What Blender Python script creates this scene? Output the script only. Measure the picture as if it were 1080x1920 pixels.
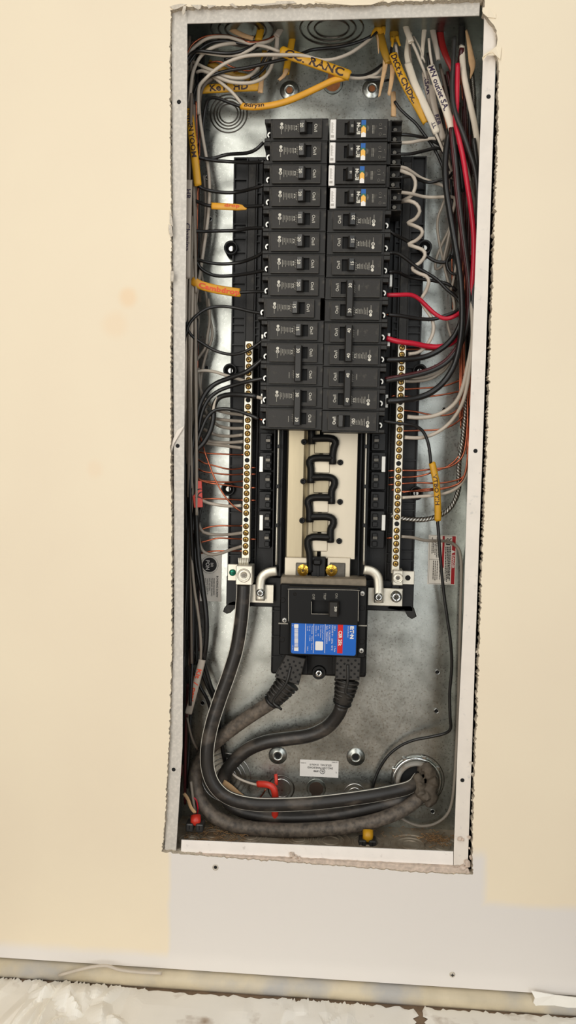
import bpy, bmesh, math, random
from mathutils import Vector, Matrix
random.seed(7)
SC = bpy.context.scene
COL = SC.collection
for o in list(bpy.data.objects):
    bpy.data.objects.remove(o)

# ------------------------------------------------------------------ camera
CAM = Vector((0.024555, -0.915250, -0.014093))
PITCH, YAW, ROLL, FPX = 0.0676939, -0.0694665, 0.0207863, 1485.409
_cp, _sp, _cy, _sy = math.cos(PITCH), math.sin(PITCH), math.cos(YAW), math.sin(YAW)
FW = Vector((_sy*_cp, _cy*_cp, -_sp)); _r = Vector((_cy, -_sy, 0)); _u = _r.cross(FW)
RT = math.cos(ROLL)*_r + math.sin(ROLL)*_u
UP = -math.sin(ROLL)*_r + math.cos(ROLL)*_u
cd = bpy.data.cameras.new('camera'); cam = bpy.data.objects.new('camera', cd); COL.objects.link(cam)
cam.matrix_world = Matrix(((RT.x, UP.x, -FW.x, CAM.x), (RT.y, UP.y, -FW.y, CAM.y), (RT.z, UP.z, -FW.z, CAM.z), (0, 0, 0, 1)))
cd.sensor_fit = 'VERTICAL'; cd.sensor_height = 36.0; cd.lens = 36.0*FPX/1920.0
cd.clip_start = 0.01; cd.clip_end = 50
SC.camera = cam

# ------------------------------------------------------------------ light
w = bpy.data.worlds.new('room_light'); SC.world = w; w.use_nodes = True
w.node_tree.nodes['Background'].inputs[0].default_value = (1.0, 0.97, 0.92, 1)
w.node_tree.nodes['Background'].inputs[1].default_value = 0.22

def area(name, loc, target, sx, sy, power, col):
    l = bpy.data.lights.new(name, 'AREA'); l.shape = 'RECTANGLE'; l.size = sx; l.size_y = sy
    l.energy = power; l.color = col
    o = bpy.data.objects.new(name, l); COL.objects.link(o); o.location = loc
    o.rotation_euler = (Vector(target)-Vector(loc)).to_track_quat('-Z', 'Y').to_euler()
    return o
area('window_light_left', (-0.53, -1.35, 0.17), (0, 0, 0.12), 0.62, 1.80, 14.6, (1.0, 0.965, 0.90))
area('window_light_right', (0.60, -1.35, 0.20), (0, 0, 0.1), 0.50, 1.75, 7.8, (0.94, 0.98, 1.0))
area('overhead_fill', (0.0, -0.95, 1.75), (0, -0.2, 0), 0.6, 0.6, 4.5, (1.0, 0.95, 0.88))  # added fill from above to brighten the floor sheets, no known lamp
SC.view_settings.view_transform = 'Standard'
SC.view_settings.look = 'None'
SC.view_settings.gamma = 1.0
SC.view_settings.use_curve_mapping = False
SC.view_settings.exposure = 0.0

# ------------------------------------------------------------------ helpers
def P(px, py, y):
    """point of the photograph's pixel at depth y behind the panel front (metres)"""
    d = FW + RT*((px-540)/FPX) - UP*((py-960)/FPX)
    return CAM + d*((y-CAM.y)/d.y)

def lin(c):
    r = []
    for v in c:
        v = v/255.0
        r.append(v/12.92 if v <= 0.04045 else ((v+0.055)/1.055)**2.4)
    return r

MATS = {}
def M(name, rgb, rough=0.5, metal=0.0, var=0.06, scale=60, bump=0.0, bscale=400, spec=0.5, dust=None, detail=4, rvar=0.0, coat=0.0, stretch=None):
    m = bpy.data.materials.new(name); m.use_nodes = True; nt = m.node_tree; N = nt.nodes; L = nt.links
    b = N['Principled BSDF']
    b.inputs['Roughness'].default_value = rough; b.inputs['Metallic'].default_value = metal
    b.inputs['Specular IOR Level'].default_value = spec; b.inputs['Coat Weight'].default_value = coat
    tc = N.new('ShaderNodeTexCoord'); vec = tc.outputs['Object']
    if stretch:
        mp = N.new('ShaderNodeMapping'); mp.inputs['Scale'].default_value = stretch; L.new(vec, mp.inputs['Vector']); vec = mp.outputs['Vector']
    c = lin(rgb)
    nz = N.new('ShaderNodeTexNoise'); nz.inputs['Scale'].default_value = scale; nz.inputs['Detail'].default_value = detail
    L.new(vec, nz.inputs['Vector'])
    rp = N.new('ShaderNodeValToRGB'); L.new(nz.outputs['Fac'], rp.inputs['Fac'])
    rp.color_ramp.elements[0].position = 0.3; rp.color_ramp.elements[1].position = 0.7
    rp.color_ramp.elements[0].color = [max(0, v*(1-var)) for v in c]+[1]
    rp.color_ramp.elements[1].color = [min(1, v*(1+var)) for v in c]+[1]
    out = rp.outputs['Color']
    if dust:
        drgb, lo, hi, dsc = dust
        n2 = N.new('ShaderNodeTexNoise'); n2.inputs['Scale'].default_value = dsc; n2.inputs['Detail'].default_value = 6
        L.new(vec, n2.inputs['Vector'])
        mr = N.new('ShaderNodeMapRange'); mr.inputs['From Min'].default_value = lo; mr.inputs['From Max'].default_value = hi
        L.new(n2.outputs['Fac'], mr.inputs['Value'])
        mx = N.new('ShaderNodeMix'); mx.data_type = 'RGBA'; L.new(mr.outputs['Result'], mx.inputs['Factor'])
        L.new(out, mx.inputs['A']); mx.inputs['B'].default_value = lin(drgb)+[1]
        out = mx.outputs['Result']
    L.new(out, b.inputs['Base Color'])
    if rvar:
        mr = N.new('ShaderNodeMapRange'); mr.inputs['To Min'].default_value = max(0.02, rough-rvar); mr.inputs['To Max'].default_value = min(1, rough+rvar)
        mr.inputs['From Min'].default_value = 0.3; mr.inputs['From Max'].default_value = 0.7
        L.new(nz.outputs['Fac'], mr.inputs['Value']); L.new(mr.outputs['Result'], b.inputs['Roughness'])
    if bump:
        n3 = N.new('ShaderNodeTexNoise'); n3.inputs['Scale'].default_value = bscale; n3.inputs['Detail'].default_value = 5
        L.new(vec, n3.inputs['Vector'])
        bp = N.new('ShaderNodeBump'); bp.inputs['Strength'].default_value = bump; bp.inputs['Distance'].default_value = 0.001
        L.new(n3.outputs['Fac'], bp.inputs['Height']); L.new(bp.outputs['Normal'], b.inputs['Normal'])
    MATS[name] = m
    return m

M('plastic', (33, 31, 28), 0.46, spec=0.35, var=0.10, scale=500, bump=0.15, bscale=1500, dust=((92, 86, 76), 0.58, 0.95, 90))
M('plastic_face', (40, 37, 33), 0.44, spec=0.35, var=0.10, scale=500, bump=0.1, bscale=1800, dust=((105, 98, 86), 0.60, 1.0, 120))
M('plastic_edge', (30, 29, 27), 0.45, var=0.1, scale=300)
M('handle', (33, 31, 28), 0.35, var=0.1, scale=400)
M('chassis', (17, 17, 17), 0.42, spec=0.32, var=0.15, scale=150, bump=0.1, bscale=900)
M('pit', (6, 6, 6), 0.8)  # near-black colour standing in for the shade inside holes and slots
M('print', (215, 210, 196), 0.6, var=0.05)
M('print_dim', (150, 145, 134), 0.6, var=0.15, scale=300)
M('white_label', (236, 231, 224), 0.45, var=0.03)
M('grey_label', (232, 225, 213), 0.4, var=0.04)
M('ink', (26, 23, 24), 0.6)
M('ink_soft', (98, 92, 84), 0.6, var=0.1)
M('red_ink', (226, 78, 40), 0.55, var=0.08, scale=300)
M('marker', (46, 24, 22), 0.55)
M('marker_violet', (48, 34, 62), 0.55)
M('label_blue', (16, 98, 192), 0.3, var=0.03)
M('label_red', (206, 26, 34), 0.3, var=0.03)
M('danger_red', (170, 24, 32), 0.35, var=0.04)
M('afci_blue', (28, 94, 168), 0.4); M('afci_green', (38, 104, 92), 0.4); M('afci_yellow', (238, 182, 84), 0.4)
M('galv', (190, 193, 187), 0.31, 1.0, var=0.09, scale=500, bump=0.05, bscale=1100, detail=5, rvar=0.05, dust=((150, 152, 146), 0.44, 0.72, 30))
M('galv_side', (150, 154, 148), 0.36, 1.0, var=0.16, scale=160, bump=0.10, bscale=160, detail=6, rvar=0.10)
M('galv_dusty', (170, 160, 142), 0.55, 0.25, var=0.15, scale=120, dust=((120, 98, 74), 0.35, 0.75, 28), bump=0.15, bscale=200)
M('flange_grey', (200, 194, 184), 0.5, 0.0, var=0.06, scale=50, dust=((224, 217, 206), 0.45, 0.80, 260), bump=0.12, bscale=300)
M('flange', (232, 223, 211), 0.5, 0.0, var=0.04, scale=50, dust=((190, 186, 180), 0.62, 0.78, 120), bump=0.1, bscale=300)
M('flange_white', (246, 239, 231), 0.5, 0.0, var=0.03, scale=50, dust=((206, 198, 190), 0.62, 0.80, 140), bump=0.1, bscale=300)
M('steel', (196, 194, 188), 0.28, 1.0, var=0.08, scale=200)
M('steel_dark', (104, 100, 93), 0.35, 1.0, var=0.1, scale=200)
M('zinc', (206, 208, 206), 0.22, 1.0, var=0.1, scale=300)
M('alu', (222, 216, 200), 0.42, 0.75, var=0.05, scale=180, bump=0.06, bscale=600)
M('tin', (214, 203, 182), 0.44, 0.6, var=0.06, scale=26, bump=0.05, bscale=300, stretch=(1, 1, .25))
M('tin_dark', (172, 160, 134), 0.40, 0.7, var=0.14, scale=26, bump=0.05, bscale=300, stretch=(2, 1, .15))
M('main_black', (9, 9, 9), 0.50, var=0.12, scale=300, spec=0.25)
M('plastic_rim', (58, 54, 47), 0.5, var=0.25, scale=120, spec=0.35)
M('jacket_red_dark', (138, 26, 24), 0.45, var=0.15, scale=60)
M('tag_ink', (176, 170, 162), 0.6)
M('feeder_dusty', (66, 60, 54), 0.6, var=0.2, scale=120, dust=((128, 115, 101), 0.30, 0.80, 170), bump=0.2, bscale=500)
M('brass', (196, 158, 84), 0.30, 1.0, var=0.12, scale=400)
M('brass_dark', (70, 52, 26), 0.5, 0.6)
M('gold_zinc', (216, 172, 72), 0.22, 1.0, var=0.15, scale=200)
M('green_screw', (20, 124, 96), 0.3, 0.5, var=0.12, scale=500)
M('copper', (188, 108, 80), 0.34, 1.0, var=0.15, scale=150)
M('bright_clip', (232, 230, 222), 0.3, 0.4)
M('wire_black', (27, 26, 25), 0.34, var=0.15, scale=80)
M('wire_black_soft', (46, 45, 43), 0.42, var=0.12, scale=60)
M('wire_white', (196, 184, 168), 0.42, var=0.06, scale=40)
M('wire_grey', (150, 140, 127), 0.45, var=0.08, scale=40)
M('wire_dull', (118, 106, 94), 0.5, var=0.1, scale=40)
M('wire_red', (196, 28, 52), 0.32, var=0.08, scale=50)
M('wire_maroon', (70, 22, 24), 0.4, var=0.15, scale=50)
M('jacket_yellow', (206, 152, 30), 0.42, var=0.10, scale=60)
M('jacket_orange', (222, 158, 40), 0.42, var=0.08, scale=60)
M('jacket_olive', (150, 112, 26), 0.5, var=0.12, scale=60)
M('jacket_white', (222, 210, 190), 0.48, var=0.05, scale=60)
M('jacket_grey', (176, 164, 150), 0.5, var=0.06, scale=60)
M('paper_filler', (204, 166, 122), 0.8, var=0.12, scale=120, bump=0.3, bscale=500)
M('tape_red', (200, 52, 36), 0.4, var=0.08, scale=80)
M('feeder', (44, 41, 38), 0.42, var=0.18, scale=50, dust=((122, 110, 98), 0.50, 0.85, 45), bump=0.15, bscale=500, stretch=(.6, 1, 1))
M('boot', (50, 47, 43), 0.5, var=0.12, scale=200, bump=0.1, bscale=900)
M('putty', (92, 82, 70), 0.75, var=0.2, scale=90, bump=0.6, bscale=120)
M('pvc', (150, 146, 138), 0.5, var=0.08, scale=90, dust=((120, 98, 74), 0.5, 0.7, 60))
M('gypsum', (206, 196, 180), 0.9, var=0.16, scale=300, bump=0.8, bscale=700)
M('gyp_edge', (196, 184, 164), 0.95, var=0.3, scale=500, bump=0.9, bscale=700)
M('cavity', (58, 44, 34), 0.9, var=0.2, scale=30)
M('wood_seen', (150, 92, 52), 0.8, var=0.2, scale=200)
M('shaving', (158, 122, 82), 0.8, var=0.25, scale=200)
M('grit', (206, 188, 172), 0.9, var=0.2, scale=200)
M('track', (206, 192, 164), 0.5, 0.0, var=0.10, scale=30, dust=((176, 172, 166), 0.46, 0.66, 14), bump=0.25, bscale=300)
M('sheet', (244, 239, 229), 0.5, var=0.03, scale=20, dust=((158, 134, 110), 0.58, 0.74, 24))
M('sheet_clean', (246, 242, 233), 0.5, var=0.03, scale=20, dust=((170, 150, 128), 0.66, 0.8, 20))
M('floor_dirt', (128, 106, 84), 0.9, var=0.25, scale=60, bump=0.4, bscale=300)

# ---- painted drywall: cream paint with a primed patch below the panel (world-space outline of the patch)
def wall_material():
    m = bpy.data.materials.new('painted_drywall'); m.use_nodes = True; nt = m.node_tree; N = nt.nodes; L = nt.links
    b = N['Principled BSDF']; b.inputs['Roughness'].default_value = 0.62; b.inputs['Specular IOR Level'].default_value = 0.3
    tc = N.new('ShaderNodeTexCoord'); sp = N.new('ShaderNodeSeparateXYZ')
    nz = N.new('ShaderNodeTexNoise'); nz.inputs['Scale'].default_value = 18; nz.inputs['Detail'].default_value = 6
    L.new(tc.outputs['Object'], nz.inputs['Vector'])
    off = N.new('ShaderNodeVectorMath'); off.operation = 'SCALE'; off.inputs['Scale'].default_value = 0.012
    L.new(nz.outputs['Color'], off.inputs[0])
    ad = N.new('ShaderNodeVectorMath'); ad.operation = 'ADD'; L.new(tc.outputs['Object'], ad.inputs[0]); L.new(off.outputs[0], ad.inputs[1])
    L.new(ad.outputs[0], sp.inputs[0])
    def edge(sock, a, bb):
        mr = N.new('ShaderNodeMapRange'); mr.interpolation_type = 'SMOOTHSTEP'
        mr.inputs['From Min'].default_value = a; mr.inputs['From Max'].default_value = bb
        L.new(sp.outputs[sock], mr.inputs['Value']); return mr.outputs['Result']
    def mul(a, b_):
        n = N.new('ShaderNodeMath'); n.operation = 'MULTIPLY'; L.new(a, n.inputs[0]); L.new(b_, n.inputs[1]); return n.outputs[0]
    def mxm(a, b_):
        n = N.new('ShaderNodeMath'); n.operation = 'MAXIMUM'; L.new(a, n.inputs[0]); L.new(b_, n.inputs[1]); return n.outputs[0]
    xl = P(314, 1700, -.007).x; xr = P(906, 1660, -.007).x; zt = P(600, 1590, -.007).z; zr = P(1000, 1698, -.007).z; zb = P(540, 1800, -.007).z
    A = mul(mul(edge('X', xl+.004, xl+.012), edge('X', xr+.014, xr+.002)), edge('Z', zt+.02, zt))
    B = mul(edge('X', xl+.004, xl+.012), edge('Z', zr+.012, zr-.002))
    patch = mxm(A, B)
    n2 = N.new('ShaderNodeTexNoise'); n2.inputs['Scale'].default_value = 5; n2.inputs['Detail'].default_value = 3; L.new(tc.outputs['Object'], n2.inputs['Vector'])
    rp = N.new('ShaderNodeValToRGB'); L.new(n2.outputs['Fac'], rp.inputs['Fac'])
    rp.color_ramp.elements[0].position = .3; rp.color_ramp.elements[1].position = .7
    rp.color_ramp.elements[0].color = lin((238, 223, 197))+[1]; rp.color_ramp.elements[1].color = lin((242, 228, 201))+[1]
    mx = N.new('ShaderNodeMix'); mx.data_type = 'RGBA'; L.new(patch, mx.inputs['Factor']); L.new(rp.outputs['Color'], mx.inputs['A'])
    mx.inputs['B'].default_value = lin((229, 223, 216))+[1]
    # bare white compound along the bottom edge
    bot = edge('Z', zb+.012, zb-.006)
    mx2 = N.new('ShaderNodeMix'); mx2.data_type = 'RGBA'; L.new(bot, mx2.inputs['Factor']); L.new(mx.outputs['Result'], mx2.inputs['A'])
    mx2.inputs['B'].default_value = lin((234, 228, 221))+[1]
    out = mx2.outputs['Result']
    # a few stains
    for (px, py, rad, col, k) in ((238, 560, .016, (240, 208, 168), .55), (215, 610, .022, (240, 212, 176), .35), (180, 880, .014, (240, 210, 176), .25)):
        c = P(px, py, -.007)
        ds = N.new('ShaderNodeVectorMath'); ds.operation = 'DISTANCE'; L.new(ad.outputs[0], ds.inputs[0]); ds.inputs[1].default_value = (c.x+.006, c.y+.006, c.z+.006)
        mr = N.new('ShaderNodeMapRange'); mr.interpolation_type = 'SMOOTHSTEP'; mr.inputs['From Min'].default_value = rad; mr.inputs['From Max'].default_value = rad*.3; mr.inputs['To Max'].default_value = k
        L.new(ds.outputs['Value'], mr.inputs['Value'])
        q = N.new('ShaderNodeMix'); q.data_type = 'RGBA'; L.new(mr.outputs['Result'], q.inputs['Factor']); L.new(out, q.inputs['A']); q.inputs['B'].default_value = lin(col)+[1]
        out = q.outputs['Result']
    L.new(out, b.inputs['Base Color'])
    n3 = N.new('ShaderNodeTexNoise'); n3.inputs['Scale'].default_value = 160; n3.inputs['Detail'].default_value = 6; L.new(tc.outputs['Object'], n3.inputs['Vector'])
    bp = N.new('ShaderNodeBump'); bp.inputs['Strength'].default_value = .12; bp.inputs['Distance'].default_value = .001
    L.new(n3.outputs['Fac'], bp.inputs['Height']); L.new(bp.outputs['Normal'], b.inputs['Normal'])
    MATS['wall'] = m
wall_material()

def props(o, label=None, cat=None, group=None, kind=None):
    if label: o['label'] = label
    if cat: o['category'] = cat
    if group: o['group'] = group
    if kind: o['kind'] = kind
    return o

def thing(name, loc, label=None, cat=None, group=None, kind=None):
    o = bpy.data.objects.new(name, None); COL.objects.link(o); o.location = loc
    o.empty_display_size = 0.01
    return props(o, label, cat, group, kind)

def ob(name, mesh, mat=None, parent=None, local=False, **kw):
    """link a mesh; its vertices are in world space unless local is set"""
    o = bpy.data.objects.new(name, mesh); COL.objects.link(o)
    if mat and not mesh.materials: mesh.materials.append(MATS[mat])
    if parent:
        o.parent = parent
        if not local:
            q = parent; t = Vector((0, 0, 0))
            while q: t += q.location; q = q.parent if q.type == 'EMPTY' else None
            o.matrix_parent_inverse = Matrix.Translation(-t)
    return props(o, **kw)

class MB:
    def __init__(s): s.bm = bmesh.new()
    def box(s, x0, x1, y0, y1, z0, z1, bev=0.0, seg=1):
        x0, x1 = min(x0, x1), max(x0, x1); y0, y1 = min(y0, y1), max(y0, y1); z0, z1 = min(z0, z1), max(z0, z1)
        v = [s.bm.verts.new(c) for c in ((x0, y0, z0), (x1, y0, z0), (x1, y1, z0), (x0, y1, z0), (x0, y0, z1), (x1, y0, z1), (x1, y1, z1), (x0, y1, z1))]
        f = [s.bm.faces.new([v[i] for i in q]) for q in ((3, 2, 1, 0), (4, 5, 6, 7), (0, 1, 5, 4), (1, 2, 6, 5), (2, 3, 7, 6), (3, 0, 4, 7))]
        if bev:
            es = list({e for q in f for e in q.edges})
            bmesh.ops.bevel(s.bm, geom=es, offset=bev, segments=seg, affect='EDGES', profile=.5)
        return s
    def poly(s, pts, y0, y1, bev=0.0):
        """outline in (x,z), extruded from y0 (front) to y1"""
        a = [s.bm.verts.new((p[0], y0, p[1])) for p in pts]; b = [s.bm.verts.new((p[0], y1, p[1])) for p in pts]
        n = len(pts); fs = [s.bm.faces.new(a), s.bm.faces.new(b[::-1])]
        for i in range(n): fs.append(s.bm.faces.new((a[i], b[i], b[(i+1) % n], a[(i+1) % n])))
        if bev:
            es = [e for e in fs[0].edges]
            bmesh.ops.bevel(s.bm, geom=es, offset=bev, segments=1, affect='EDGES', profile=.5)
        return s
    def profx(s, pts, z0, z1):
        """outline in (x,y), extruded along z"""
        a = [s.bm.verts.new((p[0], p[1], z0)) for p in pts]; b = [s.bm.verts.new((p[0], p[1], z1)) for p in pts]
        n = len(pts); s.bm.faces.new(a); s.bm.faces.new(b[::-1])
        for i in range(n): s.bm.faces.new((a[i], b[i], b[(i+1) % n], a[(i+1) % n]))
        return s
    def profz(s, pts, x0, x1):
        """outline in (y,z), extruded along x"""
        a = [s.bm.verts.new((x0, p[0], p[1])) for p in pts]; b = [s.bm.verts.new((x1, p[0], p[1])) for p in pts]
        n = len(pts); s.bm.faces.new(a); s.bm.faces.new(b[::-1])
        for i in range(n): s.bm.faces.new((a[i], b[i], b[(i+1) % n], a[(i+1) % n]))
        return s
    def lathe(s, cx, cz, prof, n=20, axis='y', c3=0.0):
        """prof: (radius, y) list turned about the y axis at (cx,cz)"""
        rings = []
        for (r, y) in prof:
            if r <= 1e-9:
                rings.append([s.bm.verts.new((cx, y, cz) if axis == 'y' else (cx, c3, y))])
            else:
                q = []
                for i in range(n):
                    a = 2*math.pi*i/n
                    q.append(s.bm.verts.new((cx+r*math.cos(a), y, cz+r*math.sin(a)) if axis == 'y' else (cx+r*math.cos(a), c3+r*math.sin(a), y)))
                rings.append(q)
        for A, B in zip(rings, rings[1:]):
            if len(A) == 1 and len(B) == 1: continue
            for i in range(n):
                j = (i+1) % n
                if len(A) == 1: s.bm.faces.new((A[0], B[i], B[j]))
                elif len(B) == 1: s.bm.faces.new((A[i], B[0], A[j]))
                else: s.bm.faces.new((A[i], B[i], B[j], A[j]))
        return s
    def mesh(s, name, smooth=False):
        bmesh.ops.recalc_face_normals(s.bm, faces=s.bm.faces)
        me = bpy.data.meshes.new(name); s.bm.to_mesh(me); s.bm.free()
        if smooth:
            for p in me.polygons: p.use_smooth = True
        return me

def spline(pts, step=0.006):
    """Catmull-Rom through pts"""
    pts = [Vector(p) for p in pts]
    if len(pts) < 3: 
        return pts
    q = [pts[0]*2-pts[1]]+pts+[pts[-1]*2-pts[-2]]; out = []
    for i in range(1, len(q)-2):
        p0, p1, p2, p3 = q[i-1], q[i], q[i+1], q[i+2]
        n = max(2, min(12, int((p2-p1).length/step)+1))
        for k in range(n):
            t = k/n
            out.append(.5*((2*p1)+(p2-p0)*t+(2*p0-5*p1+4*p2-p3)*t*t+(3*p1-p0-3*p2+p3)*t**3))
    out.append(q[-2]); return out

def frames(path, flat=False):
    n = len(path); T = []
    for i in range(n):
        a = path[max(0, i-1)]; b = path[min(n-1, i+1)]; d = b-a
        T.append(d.normalized() if d.length > 1e-9 else Vector((1, 0, 0)))
    F = []; prev = None
    for i in range(n):
        t = T[i]
        if flat or prev is None:
            ref = Vector((0, -1, 0))
            nrm = ref-t*ref.dot(t)
            if nrm.length < .05: nrm = (prev if prev else Vector((1, 0, 0))); nrm = nrm-t*nrm.dot(t)
            nrm.normalize()
        else:
            nrm = prev-t*prev.dot(t); nrm.normalize()
        prev = nrm
        F.append((path[i], t, nrm, t.cross(nrm)))
    return F

def sweep(F, a, b, sides=8, taper=None, caps=True, jag=0.0):
    """tube of half-width a (sideways) and half-depth b (towards the viewer)"""
    bm = bmesh.new(); rings = []; n = len(F)
    for i, (c, t, nr, bi) in enumerate(F):
        k = taper(i/(n-1)) if taper else 1.0
        r = []
        for s_ in range(sides):
            an = 2*math.pi*s_/sides
            v = c+bi*(a*k*math.cos(an))+nr*(b*k*math.sin(an))
            if jag and (i == 0 or i == n-1): v = v+t*random.uniform(-jag, jag)
            r.append(bm.verts.new(v))
        rings.append(r)
    for A, B in zip(rings, rings[1:]):
        for i in range(sides):
            j = (i+1) % sides; bm.faces.new((A[i], A[j], B[j], B[i]))
    if caps: bm.faces.new(rings[0][::-1]); bm.faces.new(rings[-1])
    bmesh.ops.recalc_face_normals(bm, faces=bm.faces)
    me = bpy.data.meshes.new('tube'); bm.to_mesh(me); bm.free()
    for p in me.polygons: p.use_smooth = len(p.vertices) == 4
    return me

def pp(pts, y=None):
    """pixel path -> world path; a point is (px,py) or (px,py,depth)"""
    r = []; last = y
    for p in pts:
        if len(p) > 2: last = p[2]
        r.append(P(p[0], p[1], last))
    return r

# ------------------------------------------------------------------ lettering
_tc = {}
def glyphs(body, bold=0.0, shear=0.0):
    k = (body, bold, shear)
    if k not in _tc:
        cu = bpy.data.curves.new('lettering', 'FONT'); cu.body = body; cu.size = 1.0; cu.resolution_u = 2; cu.offset = bold; cu.shear = shear
        cu.fill_mode = 'FRONT' if hasattr(cu, 'fill_mode') else None
        to = bpy.data.objects.new('lettering', cu)
        COL.objects.link(to); bpy.context.view_layer.update()
        me = bpy.data.meshes.new_from_object(to.evaluated_get(bpy.context.evaluated_depsgraph_get()))
        bpy.data.objects.remove(to); bpy.data.curves.remove(cu)
        xs = [v.co.x for v in me.vertices]; x0, x1 = min(xs), max(xs)
        for v in me.vertices:                      # centred, cap height 1, upright in xz, facing -y
            x, y = v.co.x, v.co.y
            v.co = ((x-(x0+x1)/2)/.72, 0, y/.72-.5)
        me.materials.clear(); _tc[k] = (me, (x1-x0)/.72)
    return _tc[k]

def text(body, mat, loc, h, rot=0, parent=None, bold=0.0, local=True, width=None, name='lettering'):
    """flat print: h is the cap height, rot turns it counter-clockwise as seen by the viewer"""
    key = (body, bold, mat)
    if key not in _tc:
        me0, wd = glyphs(body, bold); me = me0.copy(); me.materials.append(MATS[mat]); _tc[key] = (me, wd)
    me, wd = _tc[key]
    o = bpy.data.objects.new(name, me); COL.objects.link(o)
    o.location = loc; o.rotation_euler = (0, -math.radians(rot), 0)
    sx = h if width is None else width/wd
    o.scale = (sx, 1, h)
    if parent:
        o.parent = parent
        if not local:
            o.location = Vector(loc)-parent.location
    return o

def text_path(body, mat, F, a, b, h, start, parent, bold=0.02, stretch=1.0, shift=0.0, shear=0.0):
    """handwriting laid on a swept jacket: F frames, half-width a, half-depth b"""
    me0, wd = glyphs(body, bold, shear); me = me0.copy()
    S = [0.0]
    for i in range(1, len(F)): S.append(S[-1]+(F[i][0]-F[i-1][0]).length)
    for v in me.vertices:
        s_ = start+(v.co.x+wd/2)*h*stretch; gy = v.co.z*h+shift
        s_ = max(0, min(S[-1]-1e-6, s_)); i = 0
        while i < len(S)-2 and S[i+1] < s_: i += 1
        t = (s_-S[i])/max(1e-9, S[i+1]-S[i])
        A, B = F[i], F[i+1]
        c = A[0].lerp(B[0], t); nr = A[2].lerp(B[2], t).normalized(); bi = A[3].lerp(B[3], t).normalized()
        k = max(-.97, min(.97, gy/a))
        v.co = c-bi*(a*k)+nr*(b*math.sqrt(1-k*k)+.0005)
    o = ob('handwriting', me, mat, parent)
    return o

# ================================================================== SETTING
WY = -0.007                      # drywall face; the box flange sits at y = 0
def edge_points(pts, step, amp, seed):
    rnd = random.Random(seed); out = []
    for a, b in zip(pts, pts[1:]):
        n = max(1, int(math.hypot(b[0]-a[0], b[1]-a[1])/step))
        nx, ny = -(b[1]-a[1]), b[0]-a[0]; l = math.hypot(nx, ny) or 1
        for k in range(n):
            t = k/n; d = rnd.gauss(0, amp)
            out.append((a[0]+(b[0]-a[0])*t+nx/l*d, a[1]+(b[1]-a[1])*t+ny/l*d))
    return out
TOP = [(320, 17), (345, 13), (400, 11), (470, 10), (560, 8), (640, 7), (720, 4), (800, 1), (909, -3)]
RIGHT = [(909, -3), (909, 12), (906, 22), (916, 36), (928, 50), (931, 62), (933, 75), (931, 86), (926, 93), (930, 103), (935, 118), (935, 150), (933, 250), (928, 400), (921, 600), (912.5, 850), (906, 1000), (899, 1200), (892, 1400), (886, 1560), (886, 1640)]
BOTTOM = [(886, 1640), (800, 1637), (700, 1629), (540, 1617), (420, 1608), (304, 1599)]
LEFT = [(304, 1597), (309, 1540), (316, 1400), (320, 1300), (322, 1200), (322, 1000), (320, 880), (320, 700), (321, 460), (319, 240), (319, 100), (320, 17)]
hole = edge_points(TOP, 4, 1.2, 1)+edge_points(RIGHT[:12], 4, .5, 2)+edge_points(RIGHT[11:], 3.0, 1.1, 3)+edge_points(BOTTOM, 5, .9, 4)+edge_points(LEFT, 3.0, .8, 5)
X0, X1, Z1 = -1.3, 1.3, 1.2
ZB = P(540, 1831, WY).z          # lower edge of the drywall
def wall():
    bm = bmesh.new()
    inner = [P(x, y, WY) for x, y in hole]
    cz = 0.0; rnd = random.Random(9)
    mid, out, back = [], [], []
    for p in inner:
        a = math.atan2(p.z-cz, p.x)
        # push a first ring a little outwards, then to the outer rectangle
        mid.append(Vector((p.x*1.06, WY, p.z*1.03)))
        dx, dz = p.x, p.z
        if abs(dx)/.18 > abs(dz)/.49: k = (X1 if dx > 0 else -X0)/abs(dx); q = Vector((dx*k, WY, p.z*1.25))
        else: q = Vector((p.x*6, WY, Z1 if dz > 0 else ZB))
        out.append(q)
        back.append(Vector((p.x+rnd.gauss(0, .0006), WY+.0127, p.z+rnd.gauss(0, .0006))))
    n = len(inner)
    vi = [bm.verts.new(v) for v in inner]; vb = [bm.verts.new(v) for v in back]
    outer = [bm.verts.new(v) for v in ((X0, WY, Z1), (X1, WY, Z1), (X1, WY, ZB), (X0, WY, ZB))]
    es = []
    for i in range(n): es.append(bm.edges.new((vi[i], vi[(i+1) % n])))
    for i in range(4): es.append(bm.edges.new((outer[i], outer[(i+1) % 4])))
    bmesh.ops.triangle_fill(bm, use_beauty=True, edges=es)
    for f in list(bm.faces):
        c = f.calc_center_median()
        if f.normal.y > 0: f.normal_flip()
        f.material_index = 0
    for i in range(n):
        f = bm.faces.new((vi[i], vi[(i+1) % n], vb[(i+1) % n], vb[i])); f.material_index = 1
    # bottom edge of the board
    a = [bm.verts.new((X0, WY+.0127, ZB)), bm.verts.new((X1, WY+.0127, ZB))]
    f = bm.faces.new((outer[3], outer[2], a[1], a[0])); f.material_index = 1
    me = bpy.data.meshes.new('wall_front'); bm.to_mesh(me); bm.free()
    me.materials.append(MATS['wall']); me.materials.append(MATS['gyp_edge'])
    o = ob('wall_front', me, kind='structure', label='cream painted drywall around the cut-out for the breaker panel')
    return o
WALL = wall()

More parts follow.
